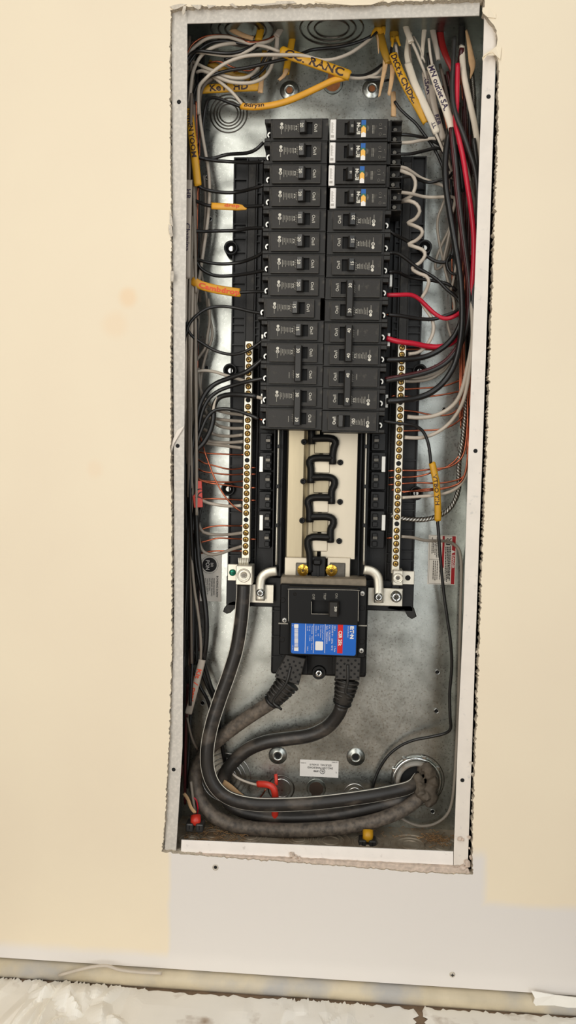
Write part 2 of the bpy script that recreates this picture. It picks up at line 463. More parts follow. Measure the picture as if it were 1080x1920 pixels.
# torn paper and gypsum crumbs along the cut
def flap(pts, y0, y1, name='torn_paper', mat='gypsum', curl=.002):
    bm = bmesh.new(); n = len(pts)
    a = []
    for i, (x, y) in enumerate(pts):
        a.append(bm.verts.new(P(x, y, y0 if i % 3 else y1)))
    bb = [bm.verts.new(v.co+Vector((0, .0006, 0))) for v in a]
    bm.faces.new(a); bm.faces.new(bb[::-1])
    for i in range(n): bm.faces.new((a[i], bb[i], bb[(i+1) % n], a[(i+1) % n]))
    bmesh.ops.triangulate(bm, faces=[f for f in bm.faces if len(f.verts) > 4])
    bmesh.ops.recalc_face_normals(bm, faces=bm.faces)
    me = bpy.data.meshes.new(name); bm.to_mesh(me); bm.free()
    return ob(name, me, mat, WALL)
flap([(318, 12), (331, 8), (340, 7), (350, 8), (333, 16), (326, 18)], -.0085, -.008)
flap([(344, 10), (349, 12), (347, 24), (343, 29), (341, 22)], -.009, -.0075)
flap([(358, 9), (378, 9), (376, 16), (372, 18), (366, 15)], -.009, -.0078)
flap([(388, 9), (405, 10), (396, 14), (391, 16)], -.009, -.0078)
flap([(430, 8), (436, 6), (446, 14), (441, 15)], -.009, -.0078)
flap([(470, 8), (510, 6), (520, 4), (525, 8), (490, 11)], -.0085, -.0078)
flap([(517, 2), (550, 2), (556, 6), (520, 8)], -.0085, -.0078)
flap([(590, 3), (640, 1), (720, 0), (700, 6), (695, 9), (660, 10), (625, 7)], -.0085, -.0078, mat='wall')
flap([(905, 14), (916, 14), (930, 26), (930, 34), (914, 32), (906, 25), (904, 20)], -.0085, -.0078, mat='wall')
flap([(929, 88), (940, 88), (938, 112), (933, 104), (927, 97), (915, 101), (908, 104), (905, 114), (904, 108), (908, 101), (922, 96)], -.0095, -.008, mat='wall')
flap([(316, 420), (322, 424), (324, 442), (320, 445), (316, 432)], -.009, -.0078)
flap([(320, 507), (326, 509), (325, 528), (319, 527)], -.009, -.0078)
flap([(318, 395), (323, 410), (324, 425), (318, 418)], -.0085, -.0078)
flap([(346, 798), (344, 804), (335, 812), (327, 830), (321, 848), (318, 862), (320, 842), (325, 822), (333, 806)], -.0018, -.0028, name='paint_drip', mat='flange')
for i, (x, y, s) in enumerate(((862, 1573, 4), (868, 1575, 3), (880, 1570, 3), (876, 1618, 6), (868, 1626, 6), (883, 1607, 4), (858, 1627, 5), (846, 1628, 5), (880, 1590, 2), (872, 1633, 5), (548, 1603, 5), (553, 1608, 6), (562, 1611, 5), (375, 1600, 3), (545, 1600, 3), (905, 1173, 3), (900, 1175, 3), (895, 1222, 3), (896, 1226, 2), (884, 1430, 3), (886, 1452, 3), (886, 1520, 3), (885, 1500, 2), (908, 905, 2))):
    c = P(x, y, -.002); m = MB(); k = s*.00062
    m.lathe(c.x, c.z, [(0, c.y-k*.9), (k*.7, c.y-k*.6), (k, c.y), (k*.6, c.y+k*.6), (0, c.y+k*.8)], 7)
    for v in m.bm.verts: v.co += Vector([random.gauss(0, k*.22) for _ in range(3)])
    ob('gypsum_crumb', m.mesh('gypsum_crumb'), 'grit' if i < 15 else 'gypsum', WALL)
# a band of bare gypsum under the lower flange
m = MB()
bt = edge_points([(330, 1600), (540, 1609.5), (700, 1618), (884, 1628)], 6, .4, 21); bb_ = edge_points([(884, 1646), (800, 1640), (700, 1632), (540, 1620), (330, 1606)], 6, .5, 22)
m.poly([(P(x, y, -.004).x, P(x, y, -.004).z) for x, y in bt+bb_], -.0045, .004)
ob('gypsum_band', m.mesh('gypsum_band'), 'grit', WALL)
# wall screw and the small hole below the panel
c = P(404, 1626, WY); m = MB(); m.lathe(c.x, c.z, [(.0034, WY-.0002), (.0036, WY-.0008), (.0024, WY-.0009), (.002, WY-.0002)], 16)
ob('hole_rim', m.mesh('hole_rim', True), 'gypsum', WALL)
m = MB(); m.lathe(c.x+.0004, c.z, [(0, WY-.0003), (.0024, WY-.0003)], 14); ob('screw_hole', m.mesh('screw_hole'), 'pit', WALL)
sc = thing('drywall_screw', P(848, 1827, WY), 'small cross-head drywall screw low on the wall, right of the panel', 'screw')
c = sc.location
m = MB(); m.lathe(c.x, c.z, [(0, WY-.0014), (.0028, WY-.0012), (.0034, WY-.0004), (.0034, WY)], 18); ob('screw_head', m.mesh('screw_head', True), 'gypsum', sc)
m = MB(); m.box(c.x-.0020, c.x+.0020, WY-.0017, WY-.0012, c.z-.0005, c.z+.0005); m.box(c.x-.0005, c.x+.0005, WY-.0017, WY-.0012, c.z-.0020, c.z+.0020)
ob('cross_recess', m.mesh('cross_recess'), 'ink', sc)
# back of the wall cavity
m = MB(); m.box(X0, X1, .112, .13, ZB-.05, Z1); ob('wall_back', m.mesh('wall_back'), 'cavity', kind='structure', label='dark stud cavity behind the drywall')

# floor and bottom track
ZF = P(540, 1873, -.016).z
m = MB(); m.box(X0, X1, -3.0, .12, ZF-.02, ZF); ob('floor', m.mesh('floor'), 'floor_dirt', kind='structure', label='dusty brown floor below the wall')
zt_, zb_ = P(540, 1835, -.008).z, ZF
m = MB(); h = (zt_-zb_)
prof = [(.012, zt_), (-.004, zt_), (-.0085, zt_-h*.06), (-.0125, zt_-h*.20), (-.0150, zt_-h*.42), (-.0155, zt_-h*.65), (-.0145, zt_-h*.85), (-.013, zb_), (.012, zb_)]
m.profz(prof, X0, X1); bb0 = ob('baseboard_front', m.mesh('baseboard_front', True), 'track', kind='structure', label='dusty beige metal bottom track below the drywall')
flap_t = [(996, 1858), (1040, 1866), (1090, 1872), (1090, 1890), (1040, 1889), (1006, 1888), (1000, 1880), (1003, 1872)]
bm = bmesh.new(); a = [bm.verts.new(P(x, y, -.016+random.uniform(-.002, .002))) for x, y in flap_t]; f = bm.faces.new(a)
r_ = bmesh.ops.extrude_face_region(bm, geom=[f])
for v in [g for g in r_['geom'] if isinstance(g, bmesh.types.BMVert)]: v.co.y += .0012
bmesh.ops.triangulate(bm, faces=[q for q in bm.faces if len(q.verts) > 4]); bmesh.ops.recalc_face_normals(bm, faces=bm.faces)
me = bpy.data.meshes.new('paper_scrap'); bm.to_mesh(me); bm.free()
ob('paper_scrap', me, 'sheet_clean', label='torn cream paper scrap hanging over the bottom track at right', cat='paper')

def sheet(name, px0, px1, ya, yb, amp, seed, mat, label, lift=.003, nx=64, ny=26, folds=14, lean=0.0):
    """thin sheet lying on the floor against the track, with random straight folds; x range from pixels, y range in metres"""
    rnd = random.Random(seed); bm = bmesh.new(); g = []
    xa, xb = P(px0, 1900, -.05).x, P(px1, 1900, -.05).x
    fl = []
    for _ in range(folds):
        cx, cy = rnd.uniform(xa, xb), rnd.uniform(ya, yb); an = rnd.gauss(1.35+lean, .45)
        fl.append((cx, cy, math.cos(an), math.sin(an), rnd.uniform(.010, .030), rnd.uniform(.006, .014), rnd.uniform(.35, 1), rnd.uniform(.02, .06)))
    ea = [rnd.gauss(0, .004) for _ in range(nx+1)]; eb = [rnd.gauss(0, .005) for _ in range(nx+1)]
    for j in range(ny+1):
        row = []
        for i in range(nx+1):
            u, v = i/nx, j/ny
            x = xa+(xb-xa)*u; y = ya+(yb-ya)*v
            hgt = 0
            for (cx, cy, dx, dy, w1, w2, k, ln) in fl:
                s_ = (x-cx)*dx+(y-cy)*dy; d = -(x-cx)*dy+(y-cy)*dx
                r = max(0, 1-abs(d)/(w1 if d > 0 else w2))*max(0, 1-(s_/ln)**2)
                hgt = max(hgt, k*r)
            fall = min(1, u*14, (1-u)*14, v*6+.1, (1-v)*4+.2)
            row.append(bm.verts.new((x+(eb[j % nx]*.6 if i in (0, nx) else 0), y+(ea[i] if j == 0 else eb[i]*.4 if j == ny else 0), ZF+.0010+lift*fall*(.5+.5*math.sin(31*x+17*y+seed))+amp*hgt*fall)))
        g.append(row)
    for j in range(ny):
        for i in range(nx): bm.faces.new((g[j][i], g[j][i+1], g[j+1][i+1], g[j+1][i]))
    bmesh.ops.triangulate(bm, faces=bm.faces)
    me = bpy.data.meshes.new(name); bm.to_mesh(me); bm.free()
    o = ob(name, me, mat, label=label, cat='sheet')
    md = o.modifiers.new('thickness', 'SOLIDIFY'); md.thickness = .0003
    return o
sheet('plastic_sheet', -60, 112, -.16, -.0165, .008, 31, 'sheet', 'white dust sheet on the floor at the left corner', folds=10)
sheet('plastic_sheet', 40, 262, -.15, -.0175, .020, 32, 'sheet_clean', 'heap of crumpled white plastic sheet against the track at left', folds=30, lean=.3, lift=.002)
sheet('masking_paper', 225, 780, -.16, -.0200, .004, 33, 'sheet', 'flat white masking paper with brown overspray below the panel', folds=12)
sheet('masking_paper', 520, 690, -.15, -.019, .007, 34, 'sheet_clean', 'rumpled white masking paper on the floor right of center', folds=12)
sheet('masking_paper', 800, 1160, -.14, -.0175, .004, 35, 'sheet', 'stained white masking paper on the floor at the right corner', folds=12)
scrap = sweep(frames(spline([P(110, 1829, -.0195), P(150, 1818, -.019), P(178, 1812, -.018), P(202, 1811, -.018), P(222, 1818, -.0185), P(260, 1823, -.0185), P(303, 1825, -.0185)])), .0019, .0019, 8)
ob('wire_scrap', scrap, 'wire_white', label='bent scrap of cream wire lying on the bottom track at left', cat='wire')

# ================================================================== ENCLOSURE
XL, XR, ZL, ZH, YB = -.1785, .1782, -.4905, .4905, .095
BOX = thing('panel_enclosure', (0, .05, ZL), 'recessed galvanized steel breaker panel box with white front flanges', 'panel box')
m = MB(); m.box(XL, XR, YB, YB+.0015, ZL, ZH); ob('back_panel', m.mesh('back_panel'), 'galv', BOX)
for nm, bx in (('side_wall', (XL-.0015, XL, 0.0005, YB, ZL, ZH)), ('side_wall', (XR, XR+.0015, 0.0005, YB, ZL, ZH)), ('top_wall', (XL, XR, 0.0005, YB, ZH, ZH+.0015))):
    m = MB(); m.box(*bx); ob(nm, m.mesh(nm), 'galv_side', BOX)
m = MB(); m.box(XL, XR, 0.0005, YB, ZL-.0015, ZL); ob('bottom_wall', m.mesh('bottom_wall'), 'galv_dusty', BOX)
def flange(inner, outer, mat='flange', name='flange'):
    m = MB(); m.poly([(P(x, y, 0).x, P(x, y, 0).z) for x, y in inner]+outer, 0, .0014, bev=.0004)
    return ob(name, m.mesh(name), mat, BOX)
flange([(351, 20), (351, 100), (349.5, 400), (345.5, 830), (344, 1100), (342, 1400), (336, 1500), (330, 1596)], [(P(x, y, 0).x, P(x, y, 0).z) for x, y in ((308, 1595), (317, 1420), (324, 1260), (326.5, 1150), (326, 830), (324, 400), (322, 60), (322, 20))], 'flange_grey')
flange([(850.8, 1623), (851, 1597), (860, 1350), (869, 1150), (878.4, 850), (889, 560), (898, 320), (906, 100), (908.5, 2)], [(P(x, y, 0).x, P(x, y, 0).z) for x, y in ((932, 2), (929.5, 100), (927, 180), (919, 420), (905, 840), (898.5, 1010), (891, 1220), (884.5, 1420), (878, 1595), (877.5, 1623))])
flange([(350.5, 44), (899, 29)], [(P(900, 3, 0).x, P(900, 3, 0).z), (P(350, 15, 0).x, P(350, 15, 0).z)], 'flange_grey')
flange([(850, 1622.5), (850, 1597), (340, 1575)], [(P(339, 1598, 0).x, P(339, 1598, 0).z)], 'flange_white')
def disc(px, py, y, r, mat, name, parent=BOX, lip=None, n=16):
    c = P(px, py, y); m = MB(); m.lathe(c.x, c.z, [(0, y), (r, y)], n); ob(name, m.mesh(name), mat, parent)  # flat disc, its dark colour paints the shaded inside of a hole
    if lip:
        m = MB(); m.lathe(c.x, c.z, [(r*.95, y+.0003), (r*1.02, y-lip), (r*1.28, y-lip*.8), (r*1.4, y+.0003)], n)
        ob('hole_rim', m.mesh('hole_rim', True), 'zinc', parent)
for (x, y) in ((335.5, 191), (333, 836), (325.5, 1443), (916, 181), (891.5, 845.5), (867, 1463)):
    disc(x, y, -.0003, .0024, 'pit', 'screw_hole')
for (x, y) in ((387, 690), (384, 764), (390, 333), (393, 411), (833, 768), (820, 1260), (818, 1333), (811, 1521), (380, 1318), (732, 102)):
    disc(x, y, YB-.0006, .0026, 'pit', 'screw_hole', lip=.0012)
def ring(px, py, rad, y=YB, wdt=.0009, mat='steel_dark', a0=0, a1=360, sx=1.0, name='knockout_ring'):
    c = P(px, py, y); n = 40; bm = bmesh.new(); A = []; closed = a1-a0 >= 360
    for i in range(n+(0 if closed else 1)):
        a = math.radians(a0+(a1-a0)*i/n)
        q = []
        for dr, dy in ((-wdt, 0.0), (-wdt*.3, -.0007), (wdt*.3, -.0007), (wdt, 0.0)):
            q.append(bm.verts.new((c.x+(rad+dr)*math.cos(a)*sx, y-.0001+dy, c.z+(rad+dr)*math.sin(a))))
        A.append(q)
    for i in range(len(A)-(0 if closed else 1)):
        B = A[(i+1) % len(A)]
        for k in range(3): bm.faces.new((A[i][k], A[i][k+1], B[k+1], B[k]))
    bmesh.ops.recalc_face_normals(bm, faces=bm.faces)
    me = bpy.data.meshes.new(name); bm.to_mesh(me); bm.free()
    for p in me.polygons: p.use_smooth = True
    return ob(name, me, mat, BOX)
for r in (17, 22, 27.5, 34): ring(429, 213, r*.00068)
for r in (20, 30, 38, 48): ring(424, 1458, r*.00068, mat='steel')
for r in (13, 21): ring(665, 1490, r*.00068, mat='steel')
ring(527, 1478, 18*.00068, mat='steel'); ring(527, 1478, 25*.00068, mat='steel_dark')
ring(783, 1462, 50*.00068, wdt=.0006)
def emboss(px, py, R, hole_mat):
    c = P(px, py, YB); m = MB()
    m.lathe(c.x, c.z, [(R*.30, YB-.0014), (R*.36, YB-.0030), (R*.52, YB-.0034), (R*.60, YB-.0022), (R*.80, YB-.0020), (R, YB+.0004)], 28)
    ob('embossed_boss', m.mesh('embossed_boss', True), 'galv', BOX)
    m = MB(); m.lathe(c.x, c.z, [(0, YB-.0013), (R*.33, YB-.0013)], 20); ob('mounting_hole', m.mesh('mounting_hole'), hole_mat, BOX)
emboss(543, 170, .0125, 'wood_seen'); emboss(697.5, 167, .0125, 'wood_seen'); emboss(521, 1416, .0125, 'pit'); emboss(667, 1419, .0125, 'pit')
def keyhole(px, py, mat, up):
    c = P(px, py, YB); s = 1 if up else -1
    def outl(k, leg):
        pts = []
        for i in range(25):
            a = math.radians(-50+280*i/24); pts.append((c.x+k*math.cos(a), c.z+k*math.sin(a)*s))
        w2 = k*math.cos(math.radians(50))
        pts.append((c.x-w2, c.z-leg*s)); pts.append((c.x+w2, c.z-leg*s))
        return pts
    m = MB(); m.poly(outl(.0125, .017), YB-.0016, YB+.0002, bev=.0007); ob('keyhole_boss', m.mesh('keyhole_boss'), 'galv_side', BOX)
    m = MB(); m.poly(outl(.0092, .014), YB-.0019, YB-.0010); ob('keyhole', m.mesh('keyhole'), mat, BOX)
keyhole(593, 1478, 'cavity', True); keyhole(624, 158, 'wood_seen', False)
# knockouts in the top and bottom walls (horizontal rings)
def ring_h(cx, cy, rad, z, dz, mat='steel_dark', wdt=.0012, name='knockout_ring'):
    bm = bmesh.new(); A = []; n = 36
    for i in range(n):
        a = 2*math.pi*i/n
        A.append([bm.verts.new((cx+(rad+dr)*math.cos(a), cy+(rad+dr)*math.sin(a), z+d)) for dr, d in ((-wdt, 0), (-wdt*.3, dz), (wdt*.3, dz), (wdt, 0))])
    for i in range(n):
        B = A[(i+1) % n]
        for k in range(3): bm.faces.new((A[i][k], A[i][k+1], B[k+1], B[k]))
    bmesh.ops.recalc_face_normals(bm, faces=bm.faces)
    me = bpy.data.meshes.new(name); bm.to_mesh(me); bm.free(); return ob(name, me, mat, BOX)
for (px, py) in ((622, 60), (455, 62)):
    for r in (.020, .028, .037): ring_h(P(px, py, .055).x, .052, r, ZH-.0001, -.0012)
for (px, rr) in ((400, .020), (470, .020), (560, .019), (620, .025), (690, .019), (770, .026), (830, .022), (365, .016)):
    cx = P(px, 1570, .05).x
    for k in (1.0, .68, .42): ring_h(cx, .048 if px != 365 else .03, rr*k, ZL+.0001, .0012, 'galv_dusty')

# conduit entry bottom right: bushing, ring, putty
CB = thing('conduit_bushing', P(783, 1475, YB), 'round conduit bushing in the back wall where the feeders enter', 'bushing')
c = P(781, 1464, YB)
m = MB(); m.lathe(c.x, c.z, [(.0325, YB), (.0325, YB-.003), (.030, YB-.0045), (.028, YB-.003), (.028, YB)], 40); ob('lock_ring', m.mesh('lock_ring', True), 'zinc', CB)
m = MB(); m.lathe(c.x, c.z, [(.0275, YB-.001), (.0275, YB-.009), (.0235, YB-.010), (.021, YB-.004), (.021, YB+.001)], 40); ob('plastic_collar', m.mesh('plastic_collar', True), 'pvc', CB)
m = MB(); m.lathe(c.x, c.z, [(0, YB-.0015), (.0212, YB-.0015)], 24); ob('opening', m.mesh('opening'), 'pit', CB)
for a in (35, 75, 120, 155):
    q = c+Vector((math.cos(math.radians(a))*.032, 0, math.sin(math.radians(a))*.032)); m = MB(); m.box(q.x-.0028, q.x+.0028, YB-.0035, YB-.0005, q.z-.0028, q.z+.0028, .0006); ob('lock_tab', m.mesh('lock_tab'), 'zinc', CB)
def blob(name, pts, mat, parent=None, seed=3, jit=.25, **kw):
    bm = bmesh.new(); rnd = random.Random(seed)
    for (px, py, y, r) in pts:
        q = bmesh.ops.create_icosphere(bm, subdivisions=2, radius=r, matrix=Matrix.Translation(P(px, py, y)))
        for v in q['verts']:
            v.co += Vector([rnd.gauss(0, r*jit*.3) for _ in range(3)])
    me = bpy.data.meshes.new(name); bm.to_mesh(me); bm.free()
    o = ob(name, me, mat, parent, **kw)
    md = o.modifiers.new('weld', 'REMESH'); md.mode = 'VOXEL'; md.voxel_size = .0012; md.use_smooth_shade = True
    sm = o.modifiers.new('soft', 'SMOOTH'); sm.iterations = 3
    return o
blob('duct_putty', [(800, 1440, .088, .008), (806, 1450, .085, .009), (811, 1465, .085, .0085), (806, 1480, .083, .009), (809, 1495, .080, .009), (806, 1503, .078, .0075), (790, 1440, .090, .006), (788, 1472, .080, .0075), (790, 1486, .077, .0085), (797, 1492, .076, .0075), (784, 1460, .084, .007)], 'putty', jit=.5,
     label='lump of grey duct putty sealing the feeder conduit entry', cat='putty')

# ================================================================== CHASSIS (black plastic base of the panel interior)
CH = thing('interior_chassis', (-.002, .094, -.2), 'black ribbed plastic chassis that carries the breakers and bus bars', 'chassis')
def pxz(px, py, y): q = P(px, py, y); return q.x, q.z
cxl, cxr = -.1195, .1145; czt, czb = .3525, -.197
m = MB()
m.poly([(cxl+.004, czt), (cxr-.004, czt), (cxr, czt-.004), (cxr, czb), (cxl, czb), (cxl, czt-.004)], .074, .0945, bev=.001)
ob('base_plate', m.mesh('base_plate'), 'chassis', CH)
m = MB()
for s, xe in ((-1, cxl), (1, cxr)):
    for d in (.0005, .0165, .0285, .0345): m.box(xe-s*d, xe-s*(d+.0016), .069, .075, czb+.012, czt-.003)
ob('vertical_rib', m.mesh('vertical_rib'), 'chassis', CH)
for s, xe in ((-1, cxl), (1, cxr)):
    z = czt-.002
    k = 0
    while z > czb+.02:
        m = MB(); m.box(xe-s*.0005, xe-s*.0165, .0695, .075, z, z-.0014); m.box(xe-s*.0285, xe-s*.0345, .0705, .075, z-.004, z-.0054)
        ob('cross_rib', m.mesh('cross_rib'), 'chassis', CH)
        z -= (.0255, .012, .0415, .0085, .0085, .0165)[k % 6]; k += 1
    # raised land carrying the neutral bar
    m = MB(); m.box(xe-s*.0185, xe-s*.0275, .060, .075, czb+.02, .128, .0006); ob('bar_carrier', m.mesh('bar_carrier'), 'chassis', CH)
    m = MB(); m.box(xe-s*.0175, xe-s*.0280, .071, .0745, .128, czt-.008, .0006); ob('plain_strip', m.mesh('plain_strip'), 'plastic', CH)
for (px, py) in ((433.5, 466), (432, 695), (428, 917), (796, 464.5), (787, 696), (780, 925)):
    x, z = pxz(px, py, .07); m = MB()
    m.lathe(x, z, [(.0030, .0715), (.0034, .069), (.0058, .0685), (.0062, .066), (.0085, .0655), (.0088, .0945)], 24)
    e = ob('mounting_ear', m.mesh('mounting_ear', True), 'chassis', CH)
    m = MB(); m.lathe(x, z, [(0, .0705), (.0031, .0705)], 14); ob('screw_end', m.mesh('screw_end'), 'bright_clip', e)
# angled feet
for pts in (((452, 1132), (440, 1139), (433, 1148), (426, 1150), (419, 1146), (421, 1139), (430, 1128), (440, 1125)), ((758, 1140), (764, 1155), (772, 1160), (781, 1155), (776, 1140), (770, 1134), (730, 1134), (722, 1140), (748, 1145))):
    m = MB(); m.poly([pxz(x, y, .07) for x, y in pts], .066, .082, bev=.001); ob('foot', m.mesh('foot'), 'plastic', CH)
# lower cross bar and main breaker tray
m = MB(); m.box(cxl, cxr, .066, .0945, czb-.004, czb+.034, .001); ob('lower_crossbar', m.mesh('lower_crossbar'), 'chassis', CH)
x0, z0 = pxz(508, 1262, .075); x1, z1 = pxz(690, 1130, .075)
m = MB(); m.box(x0, x1, .070, .0945, z0, z1, .003, 2); ob('breaker_tray', m.mesh('breaker_tray'), 'chassis', CH)
for py in (1145, 1192, 1230):
    xx, zz = pxz(510, py, .07); m = MB(); m.box(xx, xx+.012, .068, .071, zz-.0008, zz+.0008); ob('tray_rib', m.mesh('tray_rib'), 'chassis', CH)
x, z = pxz(598, 1260, .07); m = MB(); m.lathe(x, z, [(.0082, .066), (.0088, .067), (.0088, .0945)], 24); m.lathe(x, z, [(0, .0662), (.0082, .066)], 24)
ob('mounting_ear', m.mesh('mounting_ear', True), 'chassis', CH)
sc = MB(); sc.lathe(x, z, [(0, .0615), (.0022, .0615), (.0030, .0612), (.0046, .0622), (.0056, .0640), (.0056, .0660)], 20); so = ob('hex_screw', sc.mesh('hex_screw', True), 'zinc', CH)
sc = MB(); sc.lathe(x, z, [(0, .0612), (.0018, .0612)], 6); ob('socket', sc.mesh('socket'), 'pit', so)

# stab housings beside the bus (below the breakers) with their little silver clips
for side, xa, xb, xc in ((-1, 487, 511, 494), (1, 696, 724, 716)):
    for k in range(6):
        py0 = 812+k*36.5; 
        x0, z0 = pxz(xa-(k*.6), py0+33, .06); x1, z1 = pxz(xb-(k*.6), py0, .06)
        m = MB(); m.box(x0, x1, .058, .075, z0, z1, .0008)
        for q in (0, 1): m.box(x0+(x1-x0)*(.55 if side < 0 else .15), x0+(x1-x0)*(.92 if side < 0 else .5), .054, .059, z0+(z1-z0)*(.12+.45*q), z0+(z1-z0)*(.40+.45*q), .0006)
        h = ob('stab_housing', m.mesh('stab_housing'), 'chassis', CH)
        x, z = pxz((xa+xb)/2+side*-4-(k*.6), py0+14, .055)
        m = MB(); m.box(x-.003, x+.003, .0535, .056, z-.002, z+.002, .0004); ob('clip', m.mesh('clip'), 'steel_dark', h)
        if k in (1, 4):
            x, z = pxz(xa+3 if side < 0 else xb-5, py0+22, .056); m = MB(); m.box(x-.0022, x+.0022, .054, .058, z-.0095, z+.0095, .0003); ob('side_clip', m.mesh('side_clip'), 'bright_clip', h)
for px, py, hh in ((733, 272+254, 11), (729, 637, 12), (725, 752, 12), (491.5, 752, 14), (492.5, 632, 5)):
    x, z = pxz(px, py, .04); m = MB(); m.box(x-.0016, x+.0016, .040, .052, z-hh*.00064, z+hh*.00064, .0003); ob('side_clip', m.mesh('side_clip'), 'bright_clip', CH)
# walls of the bus trough
for xa, xb in ((513, 533), (673, 694)):
    x0, z0 = pxz(xa-3, 1078, .06); x1, z1 = pxz(xb, 800, .06)
    m = MB(); m.box(x0, x1, .064, .075, z0, z1); m.box(x0+(x1-x0)*.02, x0+(x1-x0)*.12, .052, .066, z0, z1); m.box(x0+(x1-x0)*.80, x0+(x1-x0)*.95, .052, .066, z0, z1)
    ob('trough_wall', m.mesh('trough_wall'), 'chassis', CH)

# ---- bus bar assembly
BUS = thing('bus_bar_assembly', P(604, 1060, .07), 'tin-plated bus bars with a black meandering insulator below the breakers', 'bus bar')
x0, z0 = pxz(534, 1068, .066); x1, z1 = pxz(600, 800, .066)
m = MB(); m.profx([(x0, .066), (x0+.002, .063), (x0+(x1-x0)*.52, .062), (x0+(x1-x0)*.60, .0655), (x0+(x1-x0)*.72, .062), (x1, .062), (x1, .070), (x0, .070)], z0, z1)
ob('bus_bar', m.mesh('bus_bar'), 'tin_dark', BUS)
x0, z0 = pxz(601, 1047, .062); x1, z1 = pxz(672, 800, .062)
m = MB(); m.box(x0, x1, .0605, .069, z0, z1, .0006); ob('bus_bar', m.mesh('bus_bar'), 'tin', BUS)
# meander insulator (a tube-like wall)
me_pts = [(584, 795), (584.5, 833), None, (584.5, 822), (618, 822), (629, 828), (626, 840), (624, 852), (623.5, 871), None, (624, 859), (590, 859), (580, 866), (583, 878), (583, 906), None, (583, 895), (616, 895), (627, 901), (626, 912), (622, 920), (621.5, 945), None, (621.5, 933), (588, 933), (577, 940), (580, 952), (581, 979), None, (581, 969), (614, 969), (625, 975), (624, 986), (620, 992), (619.5, 1017), None, (619.5, 1008), (586, 1007), (577, 1014), (578, 1026), (581, 1040), (582, 1072)]
seg = []; cur = []
for p in me_pts+[None]:
    if p is None:
        if len(cur) > 1: seg.append(cur)
        cur = []
    else: cur.append(p)
for sgm in seg:
    F = frames([Vector(v) for v in spline(pp(sgm, .056), .004)] if len(sgm) > 2 else pp(sgm, .056), True)
    ob('insulator_wall', sweep(F, .0046, .006, 10), 'chassis', BUS)
    ob('insulator_crest', sweep([(c+Vector((0, -.0055, 0)), t, n_, b_) for c, t, n_, b_ in F], .0012, .0012, 6), 'plastic', BUS)
for i, (px, py) in enumerate(((604, 836), (603.5, 872.5), (602.5, 910), (601, 946.5), (600.5, 984), (599.5, 1020))):
    x, z = pxz(px, py, .058); m = MB(); m.box(x-.0098, x+.0098, .0595, .063, z-.0095, z+.0085, .0008); st = ob('bus_stab', m.mesh('bus_stab'), 'tin_dark' if i % 2 == 0 else 'tin', BUS)
    m = MB(); m.box(x-.0098, x+.0098, .0555, .061, z+.0068, z+.0092, .0005); ob('stab_lip', m.mesh('stab_lip'), 'alu', st)
for (px, py) in ((570, 828.5), (638, 867), (568.5, 902.5), (637.5, 941), (566.5, 976), (636, 1014.5)):
    x, z = pxz(px, py, .06); m = MB(); m.lathe(x, z, [(0, .0585), (.0016, .0585), (.0016, .0565), (.0030, .0565), (.0036, .058), (.0037, .062)], 16); ob('rivet', m.mesh('rivet', True), 'chassis', BUS)
# lower terminals with the two gold bolts
for (xa, xb, xc, py) in ((533, 577, 568, 1069.5), (613, 657, 621.5, 1070)):
    x0, z0 = pxz(xa, 1096, .058); x1, z1 = pxz(xb, 1046, .058)
    m = MB(); m.box(x0, x1, .057, .064, z0, z1, .0006); t = ob('terminal_pad', m.mesh('terminal_pad'), 'tin', BUS)
    x0, z0 = pxz(xc-14 if xc < 600 else xc-4, 1094, .055); x1, z1 = pxz(xc+10 if xc < 600 else xc+26, 1056, .055)
    m = MB(); m.box(x0, x1, .0545, .058, z0, z1, .0006); ob('terminal_plate', m.mesh('terminal_plate'), 'steel_dark', t)
    x, z = pxz(xc, py, .05); m = MB(); m.lathe(x, z, [(0, .0475), (.0022, .0475), (.0030, .0470), (.0042, .0475), (.0044, .0505), (.0072, .0515), (.0074, .0545)], 12)
    bo = ob('bolt', m.mesh('bolt'), 'gold_zinc', BUS)
    m = MB(); m.lathe(x, z, [(0, .0472), (.0018, .0472)], 6); ob('bolt_socket', m.mesh('bolt_socket'), 'brass_dark', bo)
x0, z0 = pxz(583, 1086, .056); x1, z1 = pxz(611, 1044, .056)
m = MB(); m.box(x0, x1, .052, .064, z0, z1, .001); m.box(x0+.002, x1-.005, .046, .054, z1-.010, z1-.002, .002); m.box((x0+x1)/2-.001, (x0+x1)/2+.001, .049, .054, z0, z1-.008); ob('phase_barrier', m.mesh('phase_barrier'), 'chassis', BUS)

